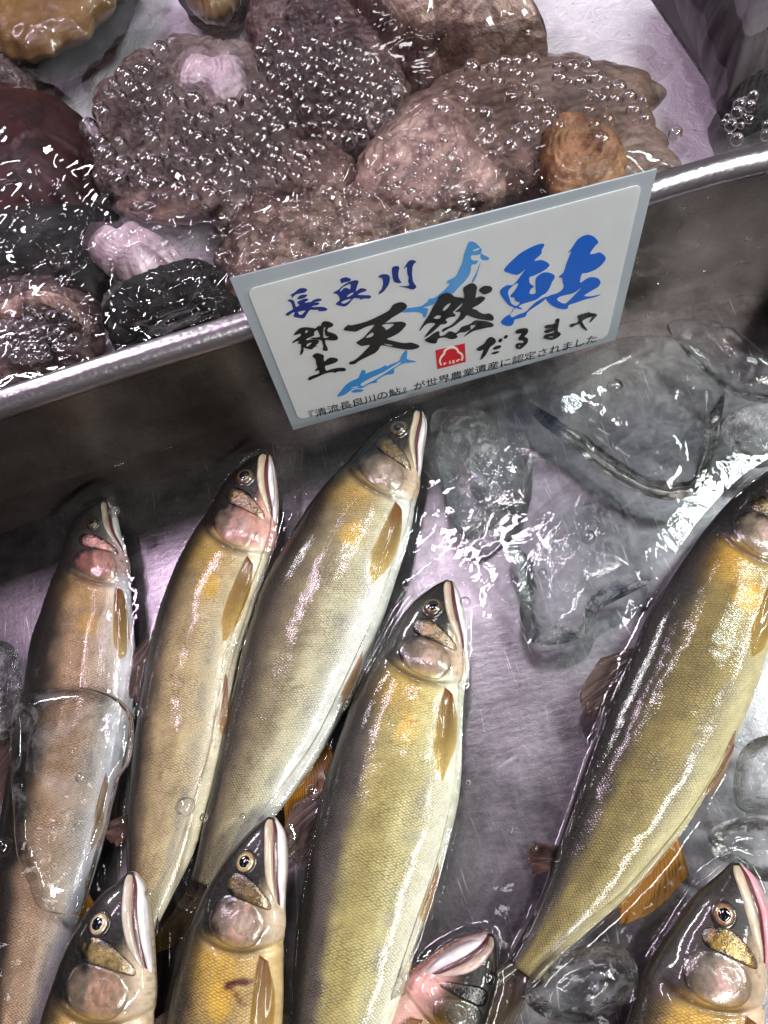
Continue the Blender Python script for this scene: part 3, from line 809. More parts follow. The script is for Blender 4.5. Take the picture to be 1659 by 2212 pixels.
def lump(name, px, z0, z1, mat, label, cat, group=None, amp=0.0006, freq=90, power=6, seed=0, nr=36, na=120, flat_top=1.05, parent=None, bottom=True, lam=0.0):
    """rounded tablet whose outline (px) is traced at height z"""
    O = crom(poly_world(px, (z0 + z1) / 2), na, closed=True)
    c = O.mean(0)
    h = z1 - z0
    V = []
    rr = np.linspace(0, 1, nr)
    top = []
    for r in rr:
        rad = math.sin(r * math.pi / 2) ** 0.75
        q = c + (O - c) * rad
        prof = (1 - rad ** power) ** flat_top
        q[:, 2] = (z0 + z1) / 2 + h / 2 * prof
        top.append(q)
    bot = []
    for r in rr[::-1][1:]:
        rad = math.sin(r * math.pi / 2) ** 0.75
        q = c + (O - c) * rad
        prof = (1 - rad ** power) ** flat_top
        q[:, 2] = (z0 + z1) / 2 - h / 2 * prof
        bot.append(q)
    P = np.array(top + bot)
    nz = fbm(P.reshape(-1, 3) * freq, seed, 4).reshape(P.shape[:2])
    P[..., 2] += amp * nz
    nz = fbm(P.reshape(-1, 3) * freq * 0.8 + 31, seed + 3, 3).reshape(P.shape[:2])
    if lam:
        rho = np.linalg.norm((P - c)[..., :2], axis=-1) / np.maximum(np.linalg.norm((O - c)[:, :2], axis=-1)[None], 1e-6)
        w1 = fbm(P.reshape(-1, 3) * 45, seed + 7, 3).reshape(P.shape[:2]); w2 = fbm(P.reshape(-1, 3) * 160, seed + 8, 3).reshape(P.shape[:2])
        ph = rho * 6.5 + w1 * 1.6 + w2 * 0.5
        P[..., 2] += lam * ((ph - np.floor(ph)) - 0.5) * (P[..., 2] > (z0 + z1) / 2) + lam * 0.8 * w2
        ang = np.arange(na) / na * 2 * np.pi
        jag = fbm(np.stack([np.cos(ang) * 5, np.sin(ang) * 5, ang * 0 + seed], -1), seed, 3)
        P[..., :2] = c[:2] + (P - c)[..., :2] * (1 + 0.16 * jag * np.clip(rho, 0, 1) ** 2)[..., None]
    dirv = P - c; dirv[..., 2] = 0
    P += dirv * (nz * amp * 25)[..., None]
    o = link(name, P.reshape(-1, 3), grid_faces(len(P), na, True), mat)
    outward(o.data)
    tag(o, label, cat, group)
    return o

M_ICE = mat_ice('clear ice', 0.92, 0.14, 120, 0.35, 1.12)
M_ICE_SMOOTH = mat_ice('smooth ice', 0.985, 0.12, 70, 0.18, 1.05)
M_ICE_CRACK = mat_ice('crazed ice', 0.82, 0.34, 200, 0.8, 1.16)
M_ICE_SHEET = mat_ice('melting ice', 0.95, 0.05, 60, 0.25, 1.06)
ICE = 'pieces of ice in the steel tray'
def c5(*p): return [(x * .4048 + 987.5, y * .4048 + 685.8) for x, y in p]
def c1(*p): return [(x * .3968, y * .3968 + 1042.4) for x, y in p]
def c2(*p): return [(x * .3968, y * .3968 + 1590.9) for x, y in p]
def c6(*p): return [(x * .38 + 1042.3, y * .38 + 1371.5) for x, y in p]

lump('ice_slab', c5((385, 470), (410, 400), (500, 300), (680, 190), (880, 110), (1080, 90), (1260, 140), (1400, 250), (1432, 400), (1400, 600), (1350, 800), (1280, 930), (1150, 975), (1000, 945), (870, 880), (740, 795), (600, 680), (450, 570)),
     .006, .0285, M_ICE_SMOOTH, 'big smooth grey ice slab with a few round bubbles beside the sign corner', 'ice', ICE, 0.0006, 50, 4, 1)
lump('ice_chunk', c5((275, 1190), (380, 1080), (520, 950), (640, 855), (760, 850), (870, 950), (960, 1120), (1040, 1330), (1030, 1410), (900, 1480), (760, 1560), (680, 1690), (500, 1750), (400, 1730), (340, 1600), (330, 1400)),
     .004, .026, M_ICE, 'faceted clear ice chunk with pink glints below the big smooth slab', 'ice', ICE, 0.0012, 60, 3, 2)
lump('ice_chunk', [(958, 905), (1010, 880), (1060, 900), (1100, 960), (1130, 1040), (1110, 1100), (1060, 1150), (1010, 1165), (975, 1130), (960, 1050), (940, 980)],
     .004, .025, M_ICE_CRACK, 'crazed frosty ice chunk beside the nose of the fish under the sign', 'ice', ICE, 0.0016, 110, 3, 3)
lump('ice_slab', c1((66, 1300), (78, 1225), (130, 1170), (260, 1130), (450, 1115), (600, 1150), (700, 1230), (728, 1330), (712, 1500)) + c2((640, 250), (590, 480), (540, 620), (500, 760), (462, 900), (435, 975), (330, 970), (215, 930), (150, 780), (95, 650), (72, 400), (58, 120)),
     .0200, .0285, M_ICE_SMOOTH, 'long clear ice slab covering the belly of the plump pinkish fish', 'ice', ICE, 0.0006, 60, 9, 4, flat_top=0.8)
lump('ice_lump', c6((245, 2000), (330, 1870), (480, 1800), (650, 1745), (790, 1765), (885, 1900), (862, 2040), (760, 2140), (600, 2205), (400, 2190), (270, 2110)),
     .008, .030, M_ICE, 'rounded ice lump tucked between the dark olive fish and the gaping fish', 'ice', ICE, 0.0010, 70, 3, 5)
lump('ice_chunk', [(1530, 1800), (1580, 1770), (1650, 1765), (1720, 1800), (1730, 1870), (1660, 1905), (1590, 1870), (1545, 1850)],
     .006, .027, M_ICE, 'pale ice chunk above the nose of the gaping fish', 'ice', ICE, 0.0007, 60, 3, 6)
lump('ice_chunk', [(1590, 1650), (1625, 1600), (1690, 1590), (1730, 1650), (1720, 1740), (1650, 1760), (1590, 1740)],
     .006, .026, M_ICE_CRACK, 'ice chunk against the belly of the dark olive fish', 'ice', ICE, 0.0010, 80, 3, 7)
lump('ice_chunk', [(1560, 920), (1600, 880), (1660, 860), (1730, 880), (1740, 960), (1680, 1000), (1620, 1010), (1575, 975)],
     .006, .026, M_ICE_CRACK, 'sparkling ice chunk just above the head of the dark olive fish', 'ice', ICE, 0.0012, 90, 3, 8)
lump('ice_slab', [(1440, 700), (1520, 690), (1600, 730), (1680, 800), (1740, 860), (1660, 870), (1580, 850), (1500, 780)],
     .006, .027, M_ICE, 'flat ice piece pushed into the rounded tray corner', 'ice', ICE, 0.0008, 60, 3, 9)
lump('ice_chunk', [(-50, 1400), (10, 1385), (40, 1420), (48, 1500), (36, 1570), (0, 1600), (-50, 1580)],
     .004, .024, M_ICE_CRACK, 'crazed ice chunk beside the plump pinkish fish, cut by the photo edge', 'ice', ICE, 0.0012, 90, 3, 10)
lump('ice_sheet', [(930, 900), (1010, 868), (1130, 830), (1260, 770), (1380, 735), (1500, 715), (1620, 770), (1700, 860), (1690, 960), (1600, 1030), (1520, 1110), (1450, 1210), (1400, 1290), (1330, 1370), (1230, 1400), (1120, 1350), (1060, 1250), (1000, 1180), (955, 1060)],
     .0196, .0232, M_ICE_SHEET, 'thin uneven sheet of melting ice joining the chunks beside the sign', 'ice', ICE, 0.0005, 45, 5, 14, nr=70, na=200)
lump('ice_chunk', [(1015, 1000), (1075, 890), (1110, 900), (1150, 985), (1135, 1075), (1110, 1110), (1060, 1080)],
     .004, .021, M_ICE, 'clear ice wedge between the crazed chunk and the big smooth slab', 'ice', ICE, 0.0010, 80, 3, 11)

# ------------------------------------------------------------------ water in the fish tray, drawn up against fish and wall
def tray_water():
    x = np.arange(-0.215, 0.225, 0.0009); y = np.arange(-0.10, 0.22, 0.0009)
    X, Y = np.meshgrid(x, y, indexing='ij')
    Q = np.c_[X.ravel(), Y.ravel()]
    z = np.full(len(Q), ZW)
    dmin = np.full(len(Q), 1.0)
    din = np.full(len(Q), 1.0)
    for fi, (C2, hw) in enumerate(FISH_POLYS):
        near = (Q[:, 0] > C2[:, 0].min() - .06) & (Q[:, 0] < C2[:, 0].max() + .06) & (Q[:, 1] > C2[:, 1].min() - .06) & (Q[:, 1] < C2[:, 1].max() + .06)
        idx = np.where(near)[0]
        d = np.full(len(idx), 1.0)
        for k in range(0, len(C2), 2):
            d = np.minimum(d, np.hypot(Q[idx, 0] - C2[k, 0], Q[idx, 1] - C2[k, 1]) - hw[k] * 0.93)
        dmin[idx] = np.minimum(dmin[idx], d)
        if fi: din[idx] = np.minimum(din[idx], d)
    z += 0.0017 * np.exp(-np.maximum(dmin, 0) / 0.0017)
    z -= 0.0075 * sm(-0.0008, -0.0040, din)
    wl = rim_pt(0.0058, 0)
    yw = np.interp(Q[:, 0], wl[:100, 0], wl[:100, 1])
    z += 0.002 * np.exp(-np.maximum(yw - Q[:, 1], 0) / 0.002)
    P3 = np.c_[Q, np.zeros(len(Q))]
    z += 0.00060 * fbm(P3 * 70, 21, 3) + 0.00010 * fbm(P3 * 260, 25, 2)
    keep = (Q[:, 1] < yw + 0.001)
    F = grid_faces(len(x), len(y))
    F = [f[::-1] for f in F if keep[f[0]] and keep[f[2]]]
    o = link('water', np.c_[Q, z], F, mat_water('tray water', [(170, 0.6, None), (500, 0.15, None)]))
    tag(o, 'clear shallow water around the fish and ice in the steel tray', 'water', kind='structure')
tray_water()

# ------------------------------------------------------------------ shellfish in the tank
def cb(*p): return [(829.5 + x * .5, y * .5) for x, y in p]
def ca_(*p): return [(x * .5, y * .5) for x, y in p]
def mat_shell(name, c1_, c2_, c3_, rough=0.35, scale=60, bump=0.6, ridg=0.0, coat=0.6):
    k = N(name)
    f = k.noise(scale, 5, 0.65, None, 1.2)
    c = k.ramp(f, [(0.30, c1_), (0.52, c2_), (0.74, c3_)])
    sp = k.noise(scale * 6, 3, 0.7)
    c = k.mix(k.math('MULTIPLY', k.ramp(sp, [(0.55, gray(0)), (0.72, gray(1))]), 0.5), c, k.mix(1.0, c, gray(0.35), 'MULTIPLY'))
    h = k.math('ADD', f, k.math('MULTIPLY', sp, 0.35))
    if ridg:
        w = k.n('TexWave', wave_type='RINGS'); k.i(w, {'Scale': 55, 'Distortion': 7, 'Detail': 3, 'Vector': k.coord()})
        h = k.math('ADD', h, k.math('MULTIPLY', w.outputs[1], ridg))
    nrm = k.bump(h, bump, 0.0025)
    return k.done(k.pbr(Base_Color=c, Roughness=rough, Normal=nrm, Coat_Weight=coat, Coat_Roughness=0.06))
SH_TAN = mat_shell('tan flesh', lc(112, 80, 46), lc(158, 122, 76), lc(128, 104, 70), 0.35, 26, 0.25, 0.15)
SH_BLACK = mat_shell('black mantle', lc(8, 8, 9), lc(14, 14, 15), lc(34, 29, 25), 0.75, 60, 0.6, 0.0, 0.0)
SH_BROWN = mat_shell('brown shell', lc(62, 47, 42), lc(122, 98, 88), lc(168, 142, 130), 0.35, 70, 0.9, 0.3)
SH_GREY = mat_shell('grey brown shell', lc(62, 50, 48), lc(122, 104, 100), lc(170, 150, 144), 0.4, 60, 0.9, 0.4)
SH_RED = mat_shell('dark red shell', lc(22, 6, 5), lc(52, 14, 12), lc(78, 28, 22), 0.6, 40, 0.3, 0.0, 0.05)
SH_FLESH = mat_shell('pink grey flesh', lc(110, 82, 76), lc(164, 134, 126), lc(196, 168, 158), 0.35, 70, 0.7)
SH_ORANGE = mat_shell('orange tan flesh', lc(104, 74, 54), lc(160, 118, 84), lc(150, 116, 92), 0.5, 60, 0.5, 0.0, 0.1)
SH_PALE = mat_shell('pale lilac flesh', lc(190, 164, 176), lc(214, 190, 202), lc(200, 172, 180), 0.35, 70, 0.5)
SH_DUSK = mat_shell('dusky slate shell', lc(36, 31, 35), lc(48, 41, 46), lc(60, 50, 55), 0.7, 18, 0.15, 0.0, 0.0)
SH_MAROON = mat_shell('maroon shell', lc(42, 29, 30), lc(88, 66, 66), lc(134, 106, 102), 0.35, 55, 0.9, 0.5)
SF = 'live shellfish in the tank'
T0 = 0.032
def shell(name, px, z0, z1, mat, label, **kw):
    kw.setdefault('lam', 0.0026 if name == 'oyster' else 0.0004); kw.setdefault('nr', 60); kw.setdefault('na', 200); kw.setdefault('amp', 0.0035); kw.setdefault('freq', 40); kw.setdefault('power', 2.6); kw.setdefault('flat_top', 0.6)
    return lump(name, px, z0, z1, mat, label, 'shellfish', SF, **kw)

def shell_with(name, px, z0, z1, mat, label, parts, **kw):
    root = shell(name, px, z0, z1, mat, label, **kw)
    for pn, ppx, a, b, pm in parts:
        o = lump(pn, ppx, a, b, pm, None, None, None, 0.0030, 75, 3.5, 3, flat_top=0.7, lam=0.0016 if pn != 'foot' else 0.0003, nr=50, na=160)
        o.parent = root
    return root

shell_with('abalone', [(-120, -70), (290, -70), (292, 20), (262, 80), (215, 125), (150, 160), (100, 158), (40, 135), (-120, 110)], T0, .062, SH_BLACK,
           'tan domed abalone with a wide black rim lying on the pale tank bottom',
           [('foot', [(-120, -90), (245, -90), (238, 10), (205, 65), (150, 98), (70, 120), (-20, 118), (-120, 100)], .050, .078, SH_TAN)], seed=11, amp=0.0015)
shell_with('turban_shell', [(390, -50), (560, -50), (545, 10), (520, 40), (470, 48), (430, 42), (400, 15)], T0, .060, SH_BLACK,
           'small brown shellfish with a golden lower edge at the top edge of the photo',
           [('foot', [(392, -60), (520, -60), (505, 5), (480, 30), (440, 34), (410, 12)], .050, .074, SH_TAN)], seed=12)
shell('turban_shell', [(735, -80), (1120, -80), (1150, 40), (1172, 95), (1150, 122), (1060, 128), (960, 130), (885, 124), (830, 98), (775, 50), (748, 10)], T0, .095, SH_BROWN,
      'big wet brown shell rising out of the water above the froth', seed=13, amp=0.004, freq=28, power=3)
shell('turban_shell', [(860, 120), (960, 125), (975, 160), (930, 190), (880, 180), (850, 150)], T0, .070, SH_MAROON, 'dark shell edge tucked below the big wet brown shell', seed=14)
shell('abalone', [(-80, 225), (60, 215), (150, 222), (180, 250), (192, 310), (205, 400), (190, 470), (90, 500), (-80, 490)], T0, .078, SH_RED,
      'smooth dark red abalone half under the water by the photo edge', seed=15, amp=0.001)
shell('oyster', [(-80, 130), (20, 125), (60, 150), (68, 200), (30, 228), (-80, 226)], T0, .068, SH_GREY, 'grey ridged oyster between the tan abalone and the dark red abalone', seed=16)
shell('oyster', [(540, 60), (570, 10), (640, -30), (740, 0), (800, 60), (870, 120), (890, 190), (860, 260), (790, 310), (700, 300), (610, 260), (560, 190)], T0, .072, SH_MAROON,
      'maroon oyster covered by froth next to the big wet brown shell', seed=17, amp=0.003)
shell_with('oyster', [(190, 290), (215, 215), (280, 150), (360, 105), (450, 85), (540, 110), (600, 200), (640, 300), (600, 420), (520, 470), (420, 470), (310, 440), (230, 390)], T0, .070, SH_GREY,
           'broad grey brown oyster under the widest patch of froth',
           [('flesh', [(385, 195), (396, 150), (430, 130), (470, 138), (515, 132), (534, 170), (522, 205), (480, 232), (450, 212), (410, 214)], .056, .0745, SH_PALE),
            ('shell_edge', [(250, 440), (360, 430), (470, 410), (480, 450), (400, 470), (290, 465)], .060, .076, SH_FLESH)], seed=18, amp=0.003)
shell_with('abalone', [(760, 370), (800, 300), (860, 235), (930, 200), (1010, 150), (1120, 140), (1250, 140), (1370, 165), (1430, 215), (1455, 290), (1448, 350), (1410, 395), (1250, 430), (1080, 440), (900, 450), (790, 430)], T0, .068, SH_BROWN,
           'wide abalone with pale pinkish flesh and an orange patch right above the sign',
           [('flesh', [(770, 370), (810, 300), (880, 240), (960, 210), (1010, 260), (1050, 330), (1090, 390), (1060, 430), (920, 450), (800, 430)], .056, .0755, SH_FLESH),
            ('orange_flesh', [(1165, 320), (1190, 278), (1240, 262), (1300, 285), (1345, 330), (1350, 400), (1290, 440), (1210, 440), (1170, 390)], .050, .0755, SH_ORANGE)], seed=19, amp=0.0022)
shell('oyster', [(480, 500), (560, 440), (700, 420), (860, 440), (1000, 450), (1060, 480), (980, 560), (800, 600), (640, 640), (520, 640), (460, 570)], T0, .070, SH_BROWN,
      'brown oyster cluster in the churned water behind the top edge of the sign', seed=20, amp=0.005, freq=70)
shell_with('oyster', [(-60, 660), (30, 635), (130, 630), (195, 655), (215, 720), (190, 775), (80, 830), (-60, 860)], T0, .072, SH_MAROON,
           'oval maroon oyster capped with froth beside the steel rim',
           [('shell_edge', [(-20, 690), (60, 650), (140, 648), (190, 690), (195, 720), (130, 680), (50, 690)], .060, .0765, SH_FLESH)], seed=21)
shell('sea_squirt', [(190, 545), (225, 510), (262, 520), (300, 500), (345, 520), (385, 540), (395, 585), (350, 590), (330, 622), (270, 600), (225, 585)], .045, .072, SH_PALE,
      'pale lilac blob of flesh under the white ripples', seed=22, amp=0.002)
shell('abalone', [(-60, 470), (90, 460), (190, 450), (260, 480), (260, 560), (200, 640), (60, 640), (-60, 650)], T0, .066, SH_BLACK,
      'black shell under the brightest ripples', seed=23)  # near-black base colour all over this shell
shell('oyster', [(390, 600), (470, 580), (530, 620), (500, 690), (400, 720), (330, 750), (260, 760), (230, 700), (280, 640)], T0, .068, SH_BLACK,
      'dark oyster under tangled ripples next to the rim', seed=24, amp=0.003)
shell('pen_shell', [(1470, -80), (1720, -80), (1740, 190), (1650, 205), (1570, 230), (1545, 160), (1515, 80)], T0, .085, SH_DUSK,
      'large dusky slate coloured shell at the top corner of the photo', seed=25, amp=0.001)
shell('oyster', [(1540, 270), (1590, 215), (1660, 190), (1740, 190), (1760, 290), (1660, 300), (1580, 318)], T0, .074, SH_BLACK,
      'dark shell under a small froth patch below the slate coloured shell', seed=26)
shell('oyster', [(560, 400), (640, 330), (720, 330), (775, 370), (790, 430), (720, 460), (620, 450)], T0, .060, SH_FLESH,
      'pale pinkish shell between the two big froth patches', seed=27)
shell('oyster', [(700, 280), (760, 250), (830, 240), (880, 200), (890, 260), (840, 310), (780, 350), (720, 340)], T0, .060, SH_BLACK,
      'added black lump for the shaded gap between the froth and the pinkish flesh', seed=28)  # added black lump standing in for the shade of a gap

# ------------------------------------------------------------------ tank water with ripples
def tank_water():
    V = []
    nu, nv = 620, 460
    U = crom(rim_up[:, :2], nu)
    base = U.copy()
    X = np.repeat(base[:, 0][:, None], nv, 1)
    tt = np.linspace(0, 1, nv) ** 1.25
    Y = base[:, 1][:, None] + 0.0006 + tt[None] * 0.42
    Q = np.stack([X, Y, np.full_like(X, 0)], -1).reshape(-1, 3)
    # churn is strongest around the air outlet near the lower left of the tank
    def blob(px, py, r):
        c = at(px, py, ZT); return np.exp(-((Q[:, 0] - c[0]) ** 2 + (Q[:, 1] - c[1]) ** 2) / r ** 2)
    churn = np.clip(blob(330, 560, .045) * 1.1 + blob(90, 500, .05) * 1.1 + blob(650, 500, .045) * .75 + blob(900, 450, .04) * .6 + blob(1150, 350, .05) * .35 + blob(430, 640, .03) * 0.8 + blob(1000, 20, .04) * .3 + blob(1300, 420, .04) * .3, 0, 1.3)
    warp = fbm(Q * 60, 41, 2)[:, None] * 0.006 * np.array([1, 0.6, 0])
    foam = np.clip(blob(380, 280, .045) + blob(720, 190, .035) + blob(1200, 220, .045), 0, 1)
    churn = churn * (1 - 0.8 * foam)
    lft = np.clip(blob(250, 560, .06) + blob(60, 480, .06), 0, 1)
    z = 0.0050 * fbm((Q + warp) * 85, 42, 2) * churn + 0.0008 * fbm((Q + warp * 2) * 230, 43, 2) * churn * (1 - 0.85 * lft)
    rid = 1 - np.abs(fbm((Q + warp * 2) * 130, 44, 2)) * 2
    z += 0.0014 * np.clip(rid, 0, 1) ** 3 * churn * (1 - lft)
    z += 0.0008 * fbm(Q * 55, 45, 2)
    Q[:, 2] = ZT + z
    o = link('water', Q, [f[::-1] for f in grid_faces(nu, nv)], mat_water('tank water', [(150, 0.5, None), (420, 0.12, None)], bend=0.14))
    tag(o, 'rippling bubbly water over the shellfish in the tank', 'water', kind='structure')
tank_water()

# ------------------------------------------------------------------ bubbles
M_BUB = mat_bubble('air bubble film')
def bubble_mesh(seg=20, rings=9, low=-0.35):
    V = []; 
    for i in range(rings):
        a = math.pi / 2 + (math.asin(low) - math.pi / 2) * i / (rings - 1)
        for j in range(seg):
            b = 2 * math.pi * j / seg
            V.append((math.cos(a) * math.cos(b), math.cos(a) * math.sin(b), math.sin(a)))
    F = [f[::-1] for f in grid_faces(rings, seg, True)]
    return np.array(V), F
BV, BF = bubble_mesh(24, 11, -0.6)
me_b = bpy.data.meshes.new('bubble'); me_b.from_pydata([tuple(v) for v in BV], [], BF)
me_b.polygons.foreach_set('use_smooth', [True] * len(me_b.polygons)); me_b.materials.append(M_BUB)

def inpoly(p, poly):
    x, y = p; r = False; n = len(poly)
    for i in range(n):
        x1, y1 = poly[i]; x2, y2 = poly[(i + 1) % n]
        if (y1 > y) != (y2 > y) and x < (x2 - x1) * (y - y1) / (y2 - y1) + x1: r = not r
    return r

ZONES = [
    ([(196, 290), (215, 225), (270, 165), (350, 118), (390, 112), (380, 165), (388, 220), (470, 240), (540, 225), (560, 170), (600, 200), (640, 280), (600, 330), (560, 400), (500, 415), (470, 465), (400, 440), (330, 430), (250, 400), (205, 340)],
     200, (5.5, 24), 'clear air bubble in the froth over the broad grey brown oyster', 'bubbles over the broad grey brown oyster'),
    ([(540, 115), (600, 78), (690, 80), (790, 120), (860, 170), (880, 205), (820, 285), (750, 320), (690, 300), (610, 280), (560, 200)],
     140, (6, 20), 'clear air bubble in the froth over the maroon oyster', 'bubbles over the maroon oyster'),
    ([(985, 175), (1050, 142), (1180, 122), (1270, 140), (1330, 185), (1390, 225), (1402, 262), (1310, 285), (1240, 270), (1180, 290), (1110, 330), (1060, 310), (1000, 260)],
     160, (6, 20), 'clear air bubble in the froth above the orange patch of flesh', 'bubbles on the wide abalone'),
    ([(1560, 265), (1600, 215), (1670, 195), (1700, 285), (1640, 300), (1585, 310)],
     50, (5.5, 15), 'clear air bubble in the small froth below the slate coloured shell', 'bubbles below the slate coloured shell'),
    ([(15, 730), (60, 675), (130, 660), (190, 690), (190, 735), (120, 770), (40, 800)],
     46, (5.5, 16), 'clear air bubble on the oval maroon oyster beside the rim', 'bubbles on the oval maroon oyster'),
    ([(570, 320), (650, 310), (700, 330), (690, 400), (600, 400), (560, 380)], 26, (7, 17), 'clear air bubble over the pale pinkish shell between the froth patches', 'bubbles between the froth patches'),
    ([(820, 300), (1000, 260), (1080, 340), (1090, 420), (950, 460), (820, 420)], 40, (4, 12), 'clear air bubble on the pale pinkish flesh of the wide abalone', 'bubbles on the pinkish flesh'),
]
allb = []
placed = []
def try_place(x, y, r, tight=0.86):
    for (a, b, c) in placed:
        if (a - x) ** 2 + (b - y) ** 2 < ((r + c) * tight) ** 2: return False
    placed.append((x, y, r)); return True
for zi, (poly, cnt, (r0, r1), lab, grp) in enumerate(ZONES):
    xs = [p[0] for p in poly]; ys = [p[1] for p in poly]
    rs = sorted([r0 + (r1 - r0) * random.random() ** 1.9 for _ in range(cnt)], reverse=True)
    for r in rs:
        for _ in range(60):
            x = random.uniform(min(xs), max(xs)); y = random.uniform(min(ys), max(ys))
            if inpoly((x, y), poly) and vnoise(np.array([[x / 42.0, y / 42.0, zi]]), 5)[0] > -0.26 + (0.12 if r < 9 else 0) and try_place(x, y, r, random.uniform(0.74, 0.92)):
                allb.append((x, y, r, zi)); break
for x, y, r, zi in [(1297, 308, 19, 2), (1458, 292, 17, 2), (1190, 255, 18, 2), (960, 245, 22, 2), (720, 312, 22, 1), (600, 352, 22, 5), (655, 350, 18, 5), (300, 452, 15, 0), (325, 455, 14, 0), (915, 322, 12, 6), (985, 375, 14, 6)]:
    allb.append((x, y, r, zi))
allb.sort(key=lambda b: -b[2])
def wr(x, y, r, z):
    c = at(x, y, z); e = at(x + r, y, z); return c, np.linalg.norm(e - c)
for i, (x, y, r, zi) in enumerate(allb[:285]):
    c, w = wr(x, y, r, ZT)
    o = bpy.data.objects.new('air_bubble', me_b)
    flat_ = random.uniform(0.8, 1.1)
    o.location = (c[0], c[1], ZT + w * random.uniform(0.2, 0.6)); o.scale = (w * random.uniform(0.94, 1.06), w * random.uniform(0.94, 1.06), w * flat_)
    o.rotation_euler = (random.uniform(-0.18, 0.18), random.uniform(-0.18, 0.18), random.uniform(0, 6.28))
    COL.objects.link(o)
    lab = ZONES[zi][3]; grp = ZONES[zi][4]
    if (x, y) == (1458, 292): tag(o, 'single bubble hanging off the dark edge of the wide abalone', 'bubble', grp)
    elif (x, y) == (1297, 308): tag(o, 'round ringed bubble alone at the lower edge of the froth by the orange flesh', 'bubble', grp)
    else: tag(o, lab, 'bubble', grp)
V = []; F = []
for (x, y, r, zi) in allb[285:]:
    c, w = wr(x, y, r, ZT); n0 = len(V) and sum(len(v) for v in V)
    off = sum(len(v) for v in V)
    V.append(BV[:, :] * w + np.array([c[0], c[1], ZT + w * 0.30])); F += [tuple(off + k for k in f) for f in BF]
if V:
    o = link('froth', np.vstack(V), F, M_BUB); tag(o, 'fine froth of the smallest bubbles filling gaps between larger ones', 'froth', kind='stuff')

# single bubbles lying on ice, fish and tray water
TRAYB = [(400, 1742, 21, .033, 'flattened bubble near the tail of the slim tan fish'), (675, 1709, 14, .023, 'bubble on the tray floor beside the largest fish, near the orange fin'),
         (1328, 834, 18, .0285, 'oval bubble near the top of the big smooth ice slab'), (1350, 1030, 9, .0275, 'tiny bubble at the lower edge of the big smooth ice slab'),
         (1280, 971, 9, .028, 'tiny bubble in the middle of the big smooth ice slab'), (1271, 1160, 17, .026, 'bright bubble in the centre of the faceted ice chunk'),
         (1172, 1236, 10, .025, 'small bubble on the grey side of the faceted ice chunk'), (440, 1766, 9, .030, 'bubble in the string beside the slim tan fish tail'),
         (247, 1106, 12, .024, 'bubble over the submerged snout of the plump fish'), (322, 1930, 8, .034, 'bubble on the jaw of the pale jawed fish'),
         (1005, 1300, 12, .034, 'bubble on the lower jaw of the largest golden fish'), (296, 1540, 13, .026, 'bubble at the corner of the long ice slab'),
         (6, 1830, 20, .024, 'half hidden bubble at the photo edge below the crazed ice'), (1012, 1690, 6, .024, 'bubble beside the pectoral fin of the largest fish'),
         (174, 1680, 11, .029, 'bubble trapped on the long ice slab'), (525, 1765, 8, .036, 'bubble on the nose of the yellow bodied fish'),
         (875, 2110, 9, .024, 'bubble by the pink throat of the fish turned the other way'), (862, 2140, 6, .024, 'smaller bubble by the pink throat of the fish turned the other way'),
         (1090, 2040, 9, .026, 'bubble above the shade-darkened head near the olive tail'), (1155, 1830, 8, .024, 'bubble at the back of the dark olive fish tail')]
for x, y, r, z, lab in TRAYB:
    c, w = wr(x, y, r, z)
    o = bpy.data.objects.new('air_bubble', me_b); o.location = tuple(c); o.scale = (w, w, w * 0.8)
    COL.objects.link(o); tag(o, lab, 'bubble', 'loose bubbles in the fish tray')
# bead chain along the largest fish
for i in range(16):
    f = i / 15
    x = 742 + (800 - 742) * f + random.uniform(-2, 2); y = 1532 + (1425 - 1532) * f
    c, w = wr(x, y, random.uniform(3, 5.5), .026)
    o = bpy.data.objects.new('air_bubble', me_b); o.location = tuple(c); o.scale = (w, w, w)
    COL.objects.link(o); tag(o, 'tiny bead in the bubble chain along the back of the largest golden fish', 'bubble', 'bubble chain along the largest fish')

# ------------------------------------------------------------------ the sign
YS = 0.1954
sign = empty('price_sign', (0.045, YS, 0.0185), 'laminated white sign with blue and black Japanese brush writing leaning on the steel rim', 'sign')
def onsign(x, y, dy=0.0):
    r = ray(x, y); p = CAM + r * (YS - CAM[1]) / r[1]
    return np.array([p[0], YS - dy, p[2]])
def signmat(name, col, rough=0.35, coat=0.4, thin=0.0):
    k = N(name)
    c = k.mix(k.math('MULTIPLY', k.noise(140, 4, 0.6), 0.18), col, k.mix(1.0, col, gray(0.6), 'MULTIPLY'))
    nrm = k.bump(k.noise(60, 2), 0.12, 0.001)
    p = k.pbr(Base_Color=c, Roughness=rough, Coat_Weight=coat, Coat_Roughness=0.08, Normal=nrm, Coat_Normal=nrm)
    if not thin: return k.done(p)
    tl = k.n('BsdfTranslucent'); k.set(tl, 'Color', c)
    mx = k.n('MixShader'); k.set(mx, 0, thin)
    k.t.links.new(p.outputs[0], mx.inputs[1]); k.t.links.new(tl.outputs[0], mx.inputs[2])
    return k.done(mx)
S_WHITE = signmat('white card', lc(244, 246, 248), thin=0.42); S_LAM = signmat('grey laminate', lc(190, 200, 208), 0.3, 0.5, 0.35)
S_NAVY = signmat('navy ink', lc(14, 40, 118), 0.6, 0.05); S_BLACK = signmat('black ink', lc(8, 8, 10), 0.6, 0.05); S_BLUE = signmat('blue ink', lc(0, 90, 192), 0.6, 0.05)
S_SKY = signmat('light blue ink', lc(58, 138, 204)); S_RED = signmat('red ink', lc(196, 22, 36)); S_WINK = signmat('white ink', lc(235, 228, 220))

